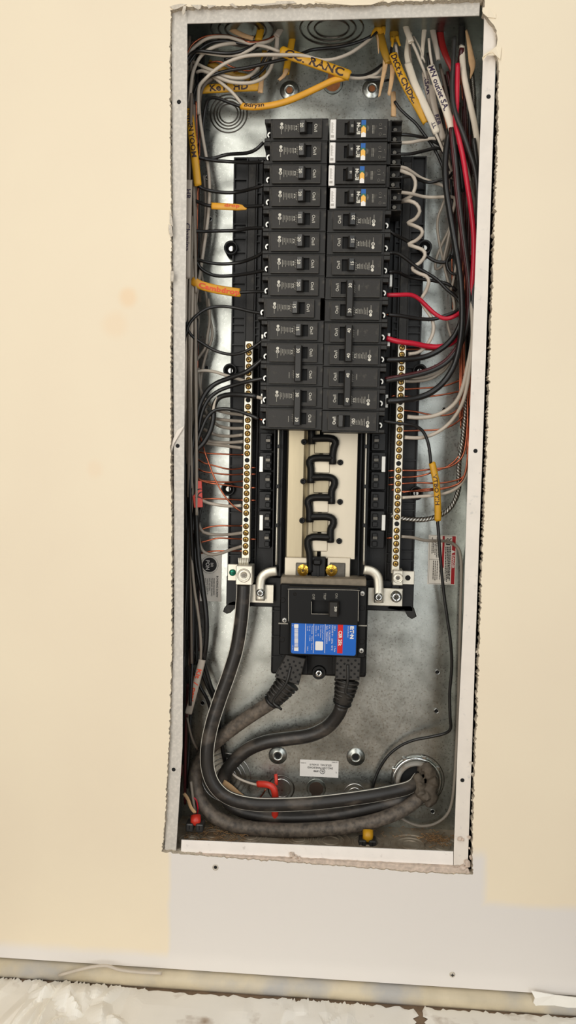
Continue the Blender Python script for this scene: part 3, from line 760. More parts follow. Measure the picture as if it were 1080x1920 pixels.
# ---- neutral straps beside the bus, running down to curved legs
for s, top, pts, lab in ((-1, None, [(523, 800), (521, 900), (519, 1000), (518, 1058)], 'left'), (1, None, [(687, 805), (685, 900), (683, 1000), (682, 1058)], 'right')):
    NS = thing('neutral_strap', P(pts[-1][0], 1130, .06), 'thin silver strap with a curved foot on the %s side of the bus bars' % lab, 'strap')
    F = frames(spline(pp(pts, .05)), True); ob('strap_edge', sweep(F, .0012, .006, 6), 'alu', NS)
    for py in (837, 912, 985):
        x, z = pxz(pts[0][0]-(py-800)*.02, py, .044); m = MB(); m.box(x-.0021, x+.0021, .0425, .047, z-.0022, z+.0022, .0004); ob('retaining_clip', m.mesh('retaining_clip'), 'chassis', NS)
    if s < 0: q = [(519, 1071), (504, 1073), (492, 1081), (488, 1095), (488, 1126)]
    else: q = [(682, 1068), (697, 1071), (707, 1080), (710, 1095), (710, 1130)]
    F = frames(spline(pp(q, .050), .003), True); me = sweep(F, .0058, .0022, 8); ob('curved_foot', me, 'alu', NS)
    x0, z0 = pxz(444 if s < 0 else 689, 1128 if s < 0 else 1134, .060); x1, z1 = pxz(514 if s < 0 else 755, 1096 if s < 0 else 1103, .060)
    m = MB(); m.box(x0, x1, .0560, .0595, z0, z1, .0006); ob('cross_strap', m.mesh('cross_strap'), 'alu', NS)
    for (px, py, rr) in (((488, 1112, .0048),) if s < 0 else ((710, 1120, .0048), (743, 1120, .0062))):
        x, z = pxz(px, py, .046); m = MB(); m.lathe(x, z, [(0, .0445), (.4*rr, .0445), (.5*rr, .0432), (.85*rr, .0436), (rr, .0455), (rr, .0480), (rr*1.1, .048), (rr*1.1, .0575)], 20); b = ob('screw', m.mesh('screw', True), 'zinc', NS)
        m = MB(); m.box(x-rr*.6, x+rr*.6, .0428, .0434, z-.0006, z+.0006); m.box(x-.0006, x+.0006, .0428, .0434, z-rr*.6, z+rr*.6); ob('screw_recess', m.mesh('screw_recess'), 'steel_dark', b)

# ---- neutral bars with their screws
def neutral_bar(x_mid, ztop, zbot, first, last, n, holes, lab):
    NB = thing('neutral_bar', (x_mid, .058, zbot), lab, 'terminal bar')
    m = MB(); m.box(x_mid-.0048, x_mid+.0048, .047, .059, zbot, ztop, .0005); ob('bar', m.mesh('bar'), 'alu', NB)
    base = None
    for i in range(n):
        z = first+(last-first)*i/(n-1)
        if i in holes:
            m = MB(); m.lathe(x_mid, z, [(0, .0467), (.0030, .0467)], 16); ob('empty_hole', m.mesh('empty_hole'), 'pit', NB); continue
        if base is None:
            m = MB(); m.lathe(0, 0, [(.0036, .0470), (.0036, .0466), (.0034, .0465), (.0033, .0469)], 18); rim = m.mesh('screw_rim', True)
            m = MB(); m.lathe(0, 0, [(0, .0456), (.0022, .0456), (.0029, .0462), (.0030, .047)], 16); base = m.mesh('screw', True)
            m = MB(); m.box(-.0025, .0025, .0453, .0457, -.0005, .0005); m.box(-.0007, .0007, .0453, .0457, -.0014, .0014); slot = m.mesh('slot')
            m = MB(); m.lathe(0, 0, [(.0029, .0468), (.0037, .0468)], 18); shade = m.mesh('screw_shade')  # flat dark ring paints the shade around each screw head
            for me, mt in ((base, 'brass'), (slot, 'brass_dark'), (shade, 'brass_dark')): me.materials.append(MATS[mt])
        o = bpy.data.objects.new('screw', base); COL.objects.link(o); o.parent = NB; o.location = (0, -.058, z-zbot)
        o.rotation_euler = (0, random.uniform(0, 3.1), 0)
        for nm, me in (('slot', slot), ('screw_shade', shade)):
            q = bpy.data.objects.new(nm, me); COL.objects.link(q); q.parent = o
    return NB
zl0, zl1 = P(466, 649, .047).z, P(461, 1036, .047).z
NBL = neutral_bar(P(463.5, 850, .047).x, zl0+.006, zl1-.012, zl0, zl1, 32, (8, 17, 26), 'long silver neutral bar with brass screws left of the bus bars')
zr0, zr1 = P(754, 652, .047).z, P(742, 1057, .047).z
NBR = neutral_bar(P(748, 850, .047).x, zr0+.006, zr1-.012, zr0, zr1, 33, (8, 17, 26), 'long silver neutral bar with brass screws right of the bus bars')
# large lugs at the lower ends
def lug(px0, py0, px1, py1, tab, R, lab, scr, NB):
    x0, z0 = pxz(px0, py1, .035); x1, z1 = pxz(px1, py0, .035)
    LG = thing('neutral_lug', (x0, .05, z0), lab, 'lug')
    m = MB(); m.box(x0, x1, .033, .058, z0, z1, .0008); ob('lug_block', m.mesh('lug_block'), 'alu', LG)
    cx, cz = (x0+x1)/2, (z0+z1)/2
    m = MB(); m.lathe(cx, cz, [(R*1.12, .0327), (R*1.12, .0318), (R, .0316), (R*.95, .0328), (R*.80, .0322), (R*.45, .0322), (R*.42, .0345)], 28); ob('set_screw', m.mesh('set_screw', True), 'alu', LG)
    m = MB(); m.lathe(cx, cz, [(R*.95, .0326), (R*1.16, .0326)], 28); ob('screw_gap', m.mesh('screw_gap'), 'brass_dark', LG)
    m = MB(); m.lathe(cx, cz, [(0, .0326), (R*.43, .0326)], 6); ob('hex_socket', m.mesh('hex_socket'), 'steel_dark', LG)
    tx0, tz0 = pxz(tab[0], tab[3], .05); tx1, tz1 = pxz(tab[2], tab[1], .05)
    m = MB(); m.box(tx0, tx1, .048, .053, tz0, tz1, .0005); ob('bonding_tab', m.mesh('bonding_tab'), 'alu', LG)
    tx, tz = (tx0+tx1)/2, (tz0+tz1)/2
    m = MB(); m.lathe(tx, tz, [(0, .0445), (.002, .0445), (.0036, .0450), (.0042, .0468), (.0042, .049)] if scr == 'green_screw' else [(0, .0478), (.0033, .0478)], 16)
    b = ob('bonding_screw' if scr == 'green_screw' else 'empty_hole', m.mesh('bonding_screw', scr == 'green_screw'), scr, LG)
    if scr == 'green_screw':
        m = MB(); m.box(tx-.0026, tx+.0026, .0441, .0446, tz-.0005, tz+.0005); ob('slot', m.mesh('slot'), 'pit', b)
    return LG
lug(442, 1061, 473.5, 1096, (427, 1058, 446, 1088), .0072, 'square silver lug with green bonding screw clamping the striped feeder', 'green_screw', NBL)
lug(736, 1070, 756, 1097, (752, 1071, 777, 1095), .0052, 'small silver lug with an empty bonding tab below the right neutral bar', 'pit', NBR)

# ================================================================== MAIN BREAKER
MBK = thing('main_breaker', P(604, 1235, .07), 'black 200 amp main breaker with a blue and red label at the bottom center', 'breaker')
def pbox(px0, py0, px1, py1, yf, yb, mat, name, parent, bev=.0006, ref=None):
    ref = yf if ref is None else ref
    x0, z0 = pxz(px0, py1, ref); x1, z1 = pxz(px1, py0, ref)
    m = MB(); m.box(x0, x1, yf, yb, z0, z1, bev); return ob(name, m.mesh(name), mat, parent)
pbox(523, 1100, 689, 1228, .030, .0698, 'main_black', 'housing', MBK, .0012)
M('dusty_shelf', (132, 120, 102), 0.7, var=0.15, scale=200)
pbox(526, 1087, 687, 1100, .036, .070, 'dusty_shelf', 'rear_shelf', MBK, .001)
x0, z0 = pxz(540.5, 1168, .021); x1, z1 = pxz(672, 1104, .021)
hx0, hz0 = pxz(583, 1151.5, .021); hx1, hz1 = pxz(636, 1127, .021)
m = MB()
for b in ((x0, hx0, z0, z1), (hx1, x1, z0, z1), (hx0, hx1, z0, hz0), (hx0, hx1, hz1, z1)): m.box(b[0], b[1], .021, .031, b[2], b[3])
ob('front_cover', m.mesh('front_cover'), 'main_black', MBK)
# pale rim of the cover and of the handle window
for pts in ([(541, 1165), (541, 1110), (543, 1105.5), (550, 1104.5), (664, 1106.5), (671, 1109), (672, 1115), (671.5, 1165)],):
    ob('cover_rim', sweep(frames(spline(pp(pts, .0208), .003), True), .0005, .0005, 5), 'print_dim', MBK)
ob('window_rim', sweep(frames(pp([(584, 1128), (584, 1151), (617, 1151.5)], .0208), True), .0005, .0005, 5), 'print_dim', MBK)
lb = pbox(541, 1166, 672, 1228, .0216, .031, 'main_black', 'label_seat', MBK, .001)
m = MB(); hx, hz = pxz(616, 1155, .014); hX, hZ = pxz(635.5, 1129, .014)
m.profx([(hx, .024), (hx, .012), (hx+.0015, .0105), (hX-.002, .0105), (hX, .013), (hX, .024)], hz, hZ); hd = ob('toggle_handle', m.mesh('toggle_handle'), 'plastic_face', MBK)
def ptext(body, mat, px, py, y, hpx, rot, parent, bold=0.0, wpx=None, name='lettering'):
    k = (P(px, py, y)-P(px+1, py, y)).length
    return text(body, mat, P(px, py, y), hpx*k, rot, parent, bold, False, None if wpx is None else wpx*k, name)
ptext('200', 'print', 629.5, 1142, .0101, 4.6, -90, MBK, .02)
for s_, px, py in (('OFF', 588, 1119), ('TRIP', 609, 1118), ('ON', 631, 1117)): ptext(s_, 'print_dim', px, py, .0206, 4.6, -90, MBK)
for (px, py) in ((679.5, 1113), (533.5, 1163), (677.5, 1220)):
    x, z = pxz(px, py, .029); m = MB(); m.lathe(x, z, [(0, .0275), (.0025, .0278), (.003, .0290), (.003, .0305)], 16); s_ = ob('screw', m.mesh('screw', True), 'bright_clip', MBK)
    m = MB(); m.box(x-.0018, x+.0018, .0272, .0277, z-.0004, z+.0004); m.box(x-.0004, x+.0004, .0272, .0277, z-.0018, z+.0018); ob('cross_recess', m.mesh('cross_recess'), 'ink', s_)
for (px, py) in ((530, 1125), (529, 1199), (679, 1140), (678.5, 1203)):
    x, z = pxz(px, py, .0298); m = MB(); m.lathe(x, z, [(.0028, .0299), (.0030, .0294), (.0033, .0299)], 18); ob('moulded_ring', m.mesh('moulded_ring'), 'plastic_face', MBK)
pbox(522, 1168.5, 540, 1170, .0292, .031, 'print_dim', 'seam_line', MBK, 0); pbox(672, 1172.5, 688, 1174, .0292, .031, 'print_dim', 'seam_line', MBK, 0)
x, z = pxz(553, 1114, .0207); m = MB(); m.lathe(x, z, [(.0012, .0208), (.0016, .0203), (.0020, .0208)], 14); ob('test_hole', m.mesh('test_hole'), 'plastic_face', MBK)
# label
def rrect(px0, py0, px1, py1, r, y, y1, mat, name, parent):
    ax, az = pxz(px0, py1, y); bx_, bz = pxz(px1, py0, y); pts = []
    for (cx, cz, a0) in ((bx_-r, bz-r, 0), (ax+r, bz-r, 90), (ax+r, az+r, 180), (bx_-r, az+r, 270)):
        for k in range(5): a = math.radians(a0+k*22.5); pts.append((cx+r*math.cos(a), cz+r*math.sin(a)))
    m = MB(); m.poly(pts, y, y1); return ob(name, m.mesh(name), mat, parent)
LY = .0212
LBL = rrect(545.5, 1168, 668.5, 1225, .0025, LY, .0216, 'label_blue', 'label', MBK)
def lab(px0, py0, px1, py1, mat, name, d=.0001): return pbox(px0, py0, px1, py1, LY-d, LY, mat, name, LBL, 0)
lab(632, 1168.2, 643.5, 1224.8, 'label_red', 'red_band')
for px in (609.3, 588, 572.5): lab(px-.3, 1168.5, px+.3, 1224.5, 'white_label', 'rule')
def lt(body, px, py, h, mat='white_label', bold=0, wpx=None):
    k = (P(px, py, LY)-P(px+1, py, LY)).length
    o = text(body, mat, P(px, py, LY-.0002), h*k, -90, LBL, bold, True, None if wpx is None else wpx*k)
    return o
lt('E:T·N', 660, 1186, 6.6, bold=.05, wpx=24); lt('Circuit Breaker', 653, 1185, 2.2, wpx=22)
lt('CSR 25k', 638, 1197, 6.2, bold=.03, wpx=29)
lt('200 A', 628, 1178, 2.8, wpx=10); lt('2 Pole', 628, 1217, 2.8, wpx=11)
lt('120/240 V~  60Hz  40°C', 623, 1196, 3.0, wpx=48); lt('Cat.  CSR2200N', 618, 1187, 3.0, wpx=30); lt('Style  70B8C27012', 613, 1190, 3.0, wpx=34)
lt('Connecting Terminals', 605.5, 1186, 2.0, wpx=28); lt('Wire Cable Ampere', 601.5, 1184, 2.0, wpx=24); lt('Amp      kA', 597, 1183, 2.0, wpx=20); lt('120/240 V~  25', 592.5, 1183, 2.0, wpx=20)
lt('Terminal   Wire   Torque', 585, 1196, 2.0, wpx=46); lt('Main Lug', 581, 1178, 2.0, wpx=10); lt('Cu-Al', 577, 1178, 2.0, wpx=9); lt('1-300', 581, 1197, 2.0, wpx=10); lt('250', 577, 1216, 2.0, wpx=8)
rrect(591, 1203, 606, 1219, .0012, LY-.0001, LY, 'white_label', 'white_patch', LBL)
py = 1177.5; random.seed(11)
lab(551.5, 1170.5, 559.5, 1177, 'white_label', 'barcode_end'); lab(551.5, 1213.5, 559.5, 1220.5, 'white_label', 'barcode_end')
m = MB()
while py < 1213:
    hh = random.choice((.35, .5, .9)); x0, z0 = pxz(552, py+hh, LY); x1, z1 = pxz(559, py, LY); m.box(x0, x1, LY-.0001, LY, z0, z1); py += hh+random.choice((.5, .7, .9))
ob('barcode', m.mesh('barcode'), 'white_label', LBL)
lt('2 25', 549, 1172, 1.8, wpx=4); lt('CS 01', 549, 1214, 1.8, wpx=9)
# perforated lug boots with ribbed necks
def boot(corners, axis_pts, rib_n, tie, lab):
    BT = thing('lug_boot', P(axis_pts[0][0], axis_pts[0][1], .07), lab, 'cable boot')
    pts = [pxz(x, y, .036) for x, y in corners]; m = MB(); m.poly(pts, .036, .060, bev=.0008); sh = ob('perforated_shell', m.mesh('perforated_shell'), 'boot', BT)
    A, B, C_, D = [Vector((p[0], 0, p[1])) for p in pts]     # top-left, top-right, bottom-right, bottom-left
    m0 = MB(); m0.lathe(0, 0, [(0, 0), (.0015, 0)], 8); pm = m0.mesh('vent_hole'); pm.materials.append(MATS['pit'])
    for r in range(7):
        for cidx in range(7):
            if (r+cidx) % 2 or (r < 1): continue
            if cidx == 3 and r > 1: continue
            u, v = (cidx+.5)/7, (r+.5)/7.4
            q = A.lerp(B, u).lerp(D.lerp(C_, u), v)
            o = bpy.data.objects.new('vent_hole', pm); COL.objects.link(o); o.parent = sh; o.matrix_parent_inverse = sh.matrix_parent_inverse.copy()
            o.matrix_parent_inverse = Matrix.Identity(4); o.location = (q.x, .0357, q.z)
    F = frames(spline(pp(axis_pts), .0015), True); n = len(F)
    for k in range(rib_n):
        i = int((k+.5)/rib_n*(n-1)); c, t, nr, bi = F[i]; w2 = .0155-.005*(k/rib_n)
        Fr = [(c-t*.0013, t, nr, bi), (c+t*.0013, t, nr, bi)]
        ob('neck_rib', sweep(Fr, w2, w2*.72, 14), 'boot', BT)
    ob('neck', sweep(F, .0105, .0105, 14, taper=lambda q: 1-.14*q), 'boot', BT)
    c, t, nr, bi = F[int(n*.86)]
    ring_p = [c+bi*(math.cos(a)*.0108)+nr*(math.sin(a)*.0108) for a in [2*math.pi*i/20 for i in range(21)]]
    ob('cable_tie', sweep(frames(ring_p), .0016, .0008, 6), 'wire_black', BT)
    ob('tie_tail', sweep(frames(spline(pp(tie), .003), True), .0016, .0013, 6), 'wire_black_soft', BT)
    return BT
boot([(536, 1227), (573, 1235), (560, 1285), (515, 1270)], [(541, 1278, .050), (530, 1292, .050), (518, 1306, .052), (508, 1318, .054)], 7, [(545, 1250, .0345), (537, 1280, .033), (522, 1300, .038), (512, 1316, .043), (522, 1326, .042), (528, 1330, .044)], 'perforated black lug boot with ribbed neck, left one under the main breaker')
boot([(630, 1229), (677, 1229), (674, 1276), (628, 1274)], [(651, 1274, .050), (648, 1290, .050), (645, 1305, .052), (640, 1322, .055)], 6, [(652, 1246, .0345), (652, 1275, .034), (648, 1298, .038), (655, 1303, .040), (660, 1308, .042)], 'perforated black lug boot with ribbed neck, right one under the main breaker')
for px0, px1 in ((566, 577), (622, 631), (674, 686)): pbox(px0, 1230, px1, 1264 if px1 < 680 else 1262, .052, .07, 'chassis', 'lug_barrier', MBK, .0005)

# ================================================================== BRANCH BREAKERS
_bm = {}
def cached(key, fn, mat):
    if key not in _bm:
        me = fn().mesh(key[0]); me.materials.append(MATS[mat]); _bm[key] = me
    return _bm[key]
def lob(name, me, parent, loc=(0, 0, 0)):
    o = bpy.data.objects.new(name, me); COL.objects.link(o); o.parent = parent; o.location = loc; return o
H2 = .01245
def body_mesh(s):
    def f():
        m = MB()
        def bx(u0, u1, y0, y1, z0, z1, b=.0005): m.box(s*u0, s*u1, y0, y1, z0, z1, b)
        bx(-.0365, .0295, 0, .050, -H2, H2)
        bx(.0290, .0365, 0, .050, .0075, H2); bx(.0290, .0365, 0.0008, .050, -H2, -.0085); bx(.0290, .0345, .012, .050, -.0086, .0076)
        bx(-.0365, .0295, -.0006, .001, -H2+.0002, -H2+.0010, 0); bx(-.0365, .0295, -.0006, .001, H2-.0010, H2-.0002, 0)
        return m
    return cached(('body', s), f, 'plastic')
def plate_mesh(s):
    def f():
        m = MB()
        def bx(u0, u1, z0, z1): m.box(s*u0, s*u1, -.0038, .0006, z0, z1)
        Z = .0103
        bx(-.0292, -.0185, -Z, Z); bx(-.0040, .0262, -Z, Z); bx(-.0185, -.0040, .0070, Z); bx(-.0185, -.0040, -Z, -.0064)
        return m
    return cached(('face_plate', s), f, 'plastic_face')
def rim_mesh(s):
    def f():
        m = MB()
        def bx(u0, u1, z0, z1): m.box(s*u0, s*u1, -.0042, -.0036, z0, z1)
        Z = .0103
        bx(-.0292, .0262, -Z, -Z+.0007); bx(-.0292, .0262, Z-.0006, Z); bx(-.0292, -.0286, -Z, Z); bx(.0256, .0262, -Z, Z)
        return m
    return cached(('plate_rim', s), f, 'plastic_rim')
def slot_mesh(s):
    def f(): return MB().box(s*-.0188, s*-.0038, -.0004, .0004, -.0066, .0072)
    return cached(('handle_slot', s), f, 'pit')
def handle_mesh(s, off):
    def f():
        m = MB(); p = [(-.0128, 0), (-.0118, -.0088), (-.0100, -.0105), (-.0048, -.0098), (-.0040, -.004), (-.0040, 0)]
        if off: p = [(-.0188, 0), (-.0188, -.006), (-.0170, -.0098), (-.0125, -.0102), (-.0105, -.0080), (-.0098, 0)]
        m.profx([(s*a, b) for a, b in p], -.0062, .0066); return m
    return cached(('handle', s, off), f, 'handle')
def tie_mesh(s, hl):
    def f():
        m = MB(); p = [(-.0128, 0), (-.0122, -.0095), (-.0110, -.0112), (-.0048, -.0112), (-.0036, -.0100), (-.0032, -.003), (-.0032, 0)]
        m.profx([(s*a, b) for a, b in p], -hl, hl); return m
    return cached(('handle_tie', s, round(hl, 4)), f, 'handle')
def clamp_mesh(s):
    def f():
        m = MB(); n = 9
        for i in range(n):
            a0, a1 = math.radians(-70+i*170/n), math.radians(-70+(i+1)*170/n)
            r0, r1 = .0017, .0033; cx, cz = .0308, -.0035
            pts = [(s*(cx+r*math.cos(a)*.9), cz+r*math.sin(a)) for r, a in ((r0, a0), (r1, a0), (r1, a1), (r0, a1))]
            m.poly(pts, .0048, .0062)
        return m
    return cached(('terminal_clamp', s), f, 'bright_clip')
def pit_mesh(s):
    def f(): return MB().box(s*.0297, s*.0350, .0095, .0122, -.0080, .0068)
    return cached(('terminal_pocket', s), f, 'pit')
def lines_mesh(s):
    def f():
        m = MB(); rnd = random.Random(5)
        y0, y1 = -.0041, -.0037
        for i, (u, l0, l1) in enumerate(((.0018, -.0036, .0024), (.0036, -.0036, .0014), (.0054, -.0036, .0020), (.0072, -.0036, .0012), (.0090, -.0042, .0034), (.0108, -.0042, .0008), (.0126, -.0048, .0034))):
            z = l0
            while z < l1:
                d = rnd.uniform(.0004, .0011); m.box(s*(u-.0004), s*(u+.0004), y0, y1, z*s, min(l1, z+d)*s); z += d+.00028
        m.box(s*.0165, s*.0171, y0, y1, s*.0012, s*.0062)
        return m
    return cached(('fine_print', s), f, 'print_dim')
def mark_mesh(s):
    def f():
        m = MB(); cx = s*.0165
        m.lathe(cx, s*-.0012, [(.0013, -.0038), (.0013, -.0042), (.0020, -.0042), (.0020, -.0038)], 14)
        m.lathe(cx, s*-.0050, [(0, -.0042), (.0017, -.0042), (.0017, -.0038)], 12)
        m.box(cx-.0010, cx+.0010, -.0041, -.0037, s*-.0012-.0003, s*-.0012+.0003)
        return m
    return cached(('listing_mark', s), f, 'print')
def short_mesh(s):
    def f(): return MB().box(s*.0022, s*.0028, -.0041, -.0037, s*-.0028, s*.0040)
    return cached(('fine_print', s, 'short'), f, 'print_dim')
def emb_mesh(s):
    def f():
        m = MB()
        for k in range(4): m.box(s*-.0030, s*-.0012, -.0040, -.0037, s*(-.0048+k*.0024), s*(-.0048+k*.0024+.0003)); m.box(s*-.0030, s*-.0026, -.0040, -.0037, s*(-.0048+k*.0024), s*(-.0048+k*.0024+.0016))
        return m
    return cached(('moulded_mark', s), f, 'print_dim')

def pole(root, s, dz, num, printed=True, toggle=True, off=False, bold=0.0):
    """one 1-inch pole; s = +1 terminals at right, -1 at left"""
    rot = 90*s; L = (0, 0, dz)
    b = lob('body', body_mesh(s), root, L); 
    f = lob('face_plate', plate_mesh(s), root, L); lob('plate_rim', rim_mesh(s), f)
    lob('handle_slot', slot_mesh(s), f)
    t = lob('terminal_pocket', pit_mesh(s), b); lob('terminal_clamp', clamp_mesh(s), b)
    text('On/I', 'print', (s*-.0225, -.0040, .0006), .0036, rot, f, bold)
    lob('moulded_mark', emb_mesh(s), f)
    if printed:
        lob('fine_print', lines_mesh(s), f); lob('listing_mark', mark_mesh(s), f)
        text('E:T·N', 'print', (s*-.0002, -.0041, s*-.0008), .0014, rot, f, .04)
    else: lob('fine_print', short_mesh(s), f)
    if toggle:
        h = lob('handle', handle_mesh(s, off), root, L)
        text(num, 'print', (s*(-.0068 if not off else .0), -.0108 if not off else -.0041, .0010 if not off else .001), .0038, rot, h, .02)
ORD = ['top', 'second', 'third', 'fourth', 'fifth', 'sixth', 'seventh', 'eighth', 'ninth', 'tenth', 'eleventh', 'twelfth', 'thirteenth', 'bottom']
FY = .0165
def zl(i): return .3735-.02527*(i+.5)
def zr(i): return .3729-.02540*(i+.5)
def xl(i): return -.0404+.0012*i/13
def xr(i): return .0345
lefts = ['20', '20', '20', '20', '15', '20', '20', '20', '15', '15']
for i, n_ in enumerate(lefts):
    dx = {0: .0006, 8: -.0042}.get(i, 0); dy = {8: -.002}.get(i, 0)
    r = thing('circuit_breaker', (xl(i)+dx, FY+dy, zl(i)), '%s amp black single-pole breaker, %s in the left column' % (n_, ORD[i] if i else 'topmost'), 'breaker', 'single-pole breakers in the left column')
    pole(r, -1, 0, n_)
def two_pole(s, x, z, num, top_print, lab, grp):
    r = thing('double_breaker', (x, FY, z), lab, 'breaker', grp)
    pole(r, s, .01265, num, top_print, False); pole(r, s, -.01265, num, not top_print, False)
    h = lob('handle_tie', tie_mesh(s, .0202), r)
    for dz in (.0142, -.0142): text(num, 'print', (s*-.0078, -.0114, dz), .0038, 90*s, h, .02)
    return r
two_pole(-1, xl(10), (zl(10)+zl(11))/2, '30', True, '30 amp two-pole breaker in left column, second from the bottom', 'two-pole breakers')
two_pole(-1, xl(12), (zl(12)+zl(13))/2, '30', True, '30 amp two-pole breaker at the bottom of the left column', 'two-pole breakers')
for i, n_ in ((4, '20'), (5, '15'), (6, '15')):
    r = thing('circuit_breaker', (xr(i), FY, zr(i)), '%s amp black single-pole breaker in right column, %s below the white-tagged breakers' % (n_, {4: 'first', 5: 'second', 6: 'third'}[i]), 'breaker', 'single-pole breakers in the right column')
    pole(r, 1, 0, n_)
two_pole(1, xr(7)-.0006, (zr(7)+zr(8))/2, '30', False, '30 amp two-pole breaker in right column with a thin red wire', 'two-pole breakers')
two_pole(1, xr(9)-.0006, (zr(9)+zr(10))/2, '40', False, '40 amp two-pole breaker in right column with a thick red wire', 'two-pole breakers')
two_pole(1, xr(11)-.0006, (zr(11)+zr(12))/2, '40', False, '40 amp two-pole breaker in right column with two thick black wires', 'two-pole breakers')
r = thing('circuit_breaker', (xr(13)-.0006, FY, zr(13)), '20 amp breaker switched off at the bottom of the right column', 'breaker')
pole(r, 1, 0, '20', off=True, bold=.03)
# arc-fault breakers
def afci(z, x, lab):
    r = thing('arc_fault_breaker', (x, FY, z), lab, 'breaker', 'arc-fault breakers with white tags')
    def f():
        m = MB(); m.box(-.040, .0262, 0, .050, -H2, H2, .0005); m.box(.0262, .0295, .003, .050, -H2+.001, H2-.001); return m
    b = lob('body', cached(('abody',), f, 'plastic'), r)
    def f():
        m = MB()
        for q in ((-.0315, -.0230, -.0098, .0098), (-.0120, .0252, -.0098, .0098), (-.0230, -.0120, .0068, .0098), (-.0230, -.0120, -.0098, -.0068)): m.box(q[0], q[1], -.0036, .0006, q[2], q[3])
        return m
    fp = lob('face_plate', cached(('aplate',), f, 'plastic_face'), r)
    lob('handle_slot', cached(('aslot',), lambda: MB().box(-.0232, -.0118, -.0004, .0004, -.007, .007), 'pit'), fp)
    h = lob('handle', cached(('ahandle',), lambda: MB().profx([(-.0200, 0), (-.0196, -.0060), (-.0172, -.0098), (-.0125, -.0098), (-.0110, -.0080), (-.0110, 0)], -.0064, .0068), 'handle'), r)
    text('15', 'print', (-.0143, -.0101, .0010), .0024, 90, h, .02)
    text('E:T·N', 'print', (-.0072, -.0039, .0004), .0036, 90, fp, .06, True, .0128)
    lob('colour_stripe', cached(('sb',), lambda: MB().box(-.0040, .0012, -.0038, -.0035, .0046, .0096), 'afci_blue'), fp)
    lob('colour_stripe', cached(('sg',), lambda: MB().box(-.0040, .0012, -.00378, -.0035, .0006, .0046), 'afci_green'), fp)
    lob('colour_stripe', cached(('sy',), lambda: MB().poly([(-.0040, -.0052), (.0012, -.0052), (.0012, .0010), (-.0014, .0034), (-.0040, .0010)], -.0039, -.0035), 'afci_yellow'), fp)
    lob('colour_stripe', cached(('sw',), lambda: MB().poly([(-.0040, -.0092), (.0012, -.0092), (.0012, -.0052), (-.0014, -.0034), (-.0040, -.0052)], -.0040, -.0035), 'white_label'), fp)
    text('TEST', 'print_dim', (.0036, -.0039, .0006), .0020, 90, fp)
    def f():
        m = MB()
        for u in (.0088, .0102): 
            for k in range(6): m.box(u-.0003, u+.0003, -.0038, -.0035, -.0052+k*.0016, -.0052+k*.0016+.0012)
        for zz in (.0048, -.0058): m.lathe(.0175, zz, [(.0012, -.0035), (.0014, -.0038), (.0016, -.0035)], 10)
        m.box(.0160, .0195, -.0038, -.0035, .0002, .0006); m.box(.0225, .0229, -.0038, -.0035, .0018, .0026); m.box(.0208, .0238, -.0038, -.0035, -.0062, -.0059)
        return m
    lob('fine_print', cached(('afine',), f, 'print_dim'), fp)
    def f():
        m = MB(); m.box(.0285, .0425, .016, .046, -H2+.0004, H2-.0004, .0006)
        for zz in (H2-.0014, -.0008, -H2+.0004): m.box(.0292, .0425, .004, .017, zz, zz+.0014, .0003)
        m.box(.0286, .0302, .002, .017, -H2+.0004, H2-.0004, .0004)
        return m
    t = lob('terminal_block', cached(('aterm',), f, 'plastic'), r)
    lob('terminal_screw', cached(('ascr',), lambda: MB().lathe(.0350, .0048, [(0, .0115), (.0022, .0115), (.0028, .0125), (.0028, .0162)], 12), 'steel_dark'), t)
    lob('terminal_screw', cached(('ascr2',), lambda: MB().lathe(.0345, -.0062, [(0, .0105), (.0022, .0105), (.0028, .0115), (.0028, .0162)], 12), 'steel_dark'), t)
    tg = lob('white_tag', cached(('atag',), lambda: MB().box(-.0395, -.0325, -.0016, .0003, -.0112, .0118, .0007), 'white_label'), r)
    def f():
        m = MB(); rnd = random.Random(2)
        for k in range(15): m.box(-.0380, -.0362 if k % 4 else -.0350, -.00175, -.0015, -.0035+k*.0008, -.0035+k*.0008+.00045)
        m.box(-.0384, -.0348, -.00175, -.0015, -.0086, -.0058)
        return m
    lob('tag_print', cached(('atagp',), f, 'tag_ink'), tg)
for i in range(4):
    afci(zr(i)-.0002, .0382+(.0018 if i == 3 else 0)-(.0004 if i == 2 else 0), '15 amp arc-fault breaker with white tag and coloured stripe, %s of four at upper right' % ('topmost', 'second', 'third', 'lowest')[i])

# ================================================================== FEEDER CABLES
def cable(name, pts, r, mat, label, stripe=None, cat='cable', sides=14, group=None, tip=None):
    path = spline(pp(pts), .005); F = frames(path)
    if not stripe and not tip:
        return ob(name, sweep(F, r, r, sides), mat, label=label, cat=cat, group=group)
    T = thing(name, path[0], label, cat, group)
    ob('insulation', sweep(F, r, r, sides), mat, T)
    if stripe:
        Ff = frames(path, True)
        for an, mt, w_ in stripe:
            an = math.radians(an)
            Fs = [(c+bi*(math.cos(an)*r)+nr*(math.sin(an)*r), t, nr, bi) for c, t, nr, bi in Ff]
            ob('stripe', sweep(Fs, w_, w_, 5), mt, T)
    if tip:
        tp, tr, tm = tip
        ob('stripped_end', sweep(frames(pp(tp)), tr, tr, 7), tm, T)
    return T
cable('feeder_cable', [(457, 1094, .046), (456, 1120, .046), (452, 1165, .046), (444, 1215, .046), (430, 1262, .045), (412, 1312, .044), (397, 1360, .042), (389, 1405, .040), (391, 1445, .040), (405, 1476, .040), (432, 1497, .042), (475, 1507, .044), (530, 1508, .048), (600, 1504, .053), (680, 1494, .062), (735, 1484, .072), (768, 1475, .080), (783, 1459, .096)], .0084, 'feeder', 'thick black feeder cable with white stripes running to the left lug', stripe=((12, 'print', .0006), (170, 'print', .0006)))
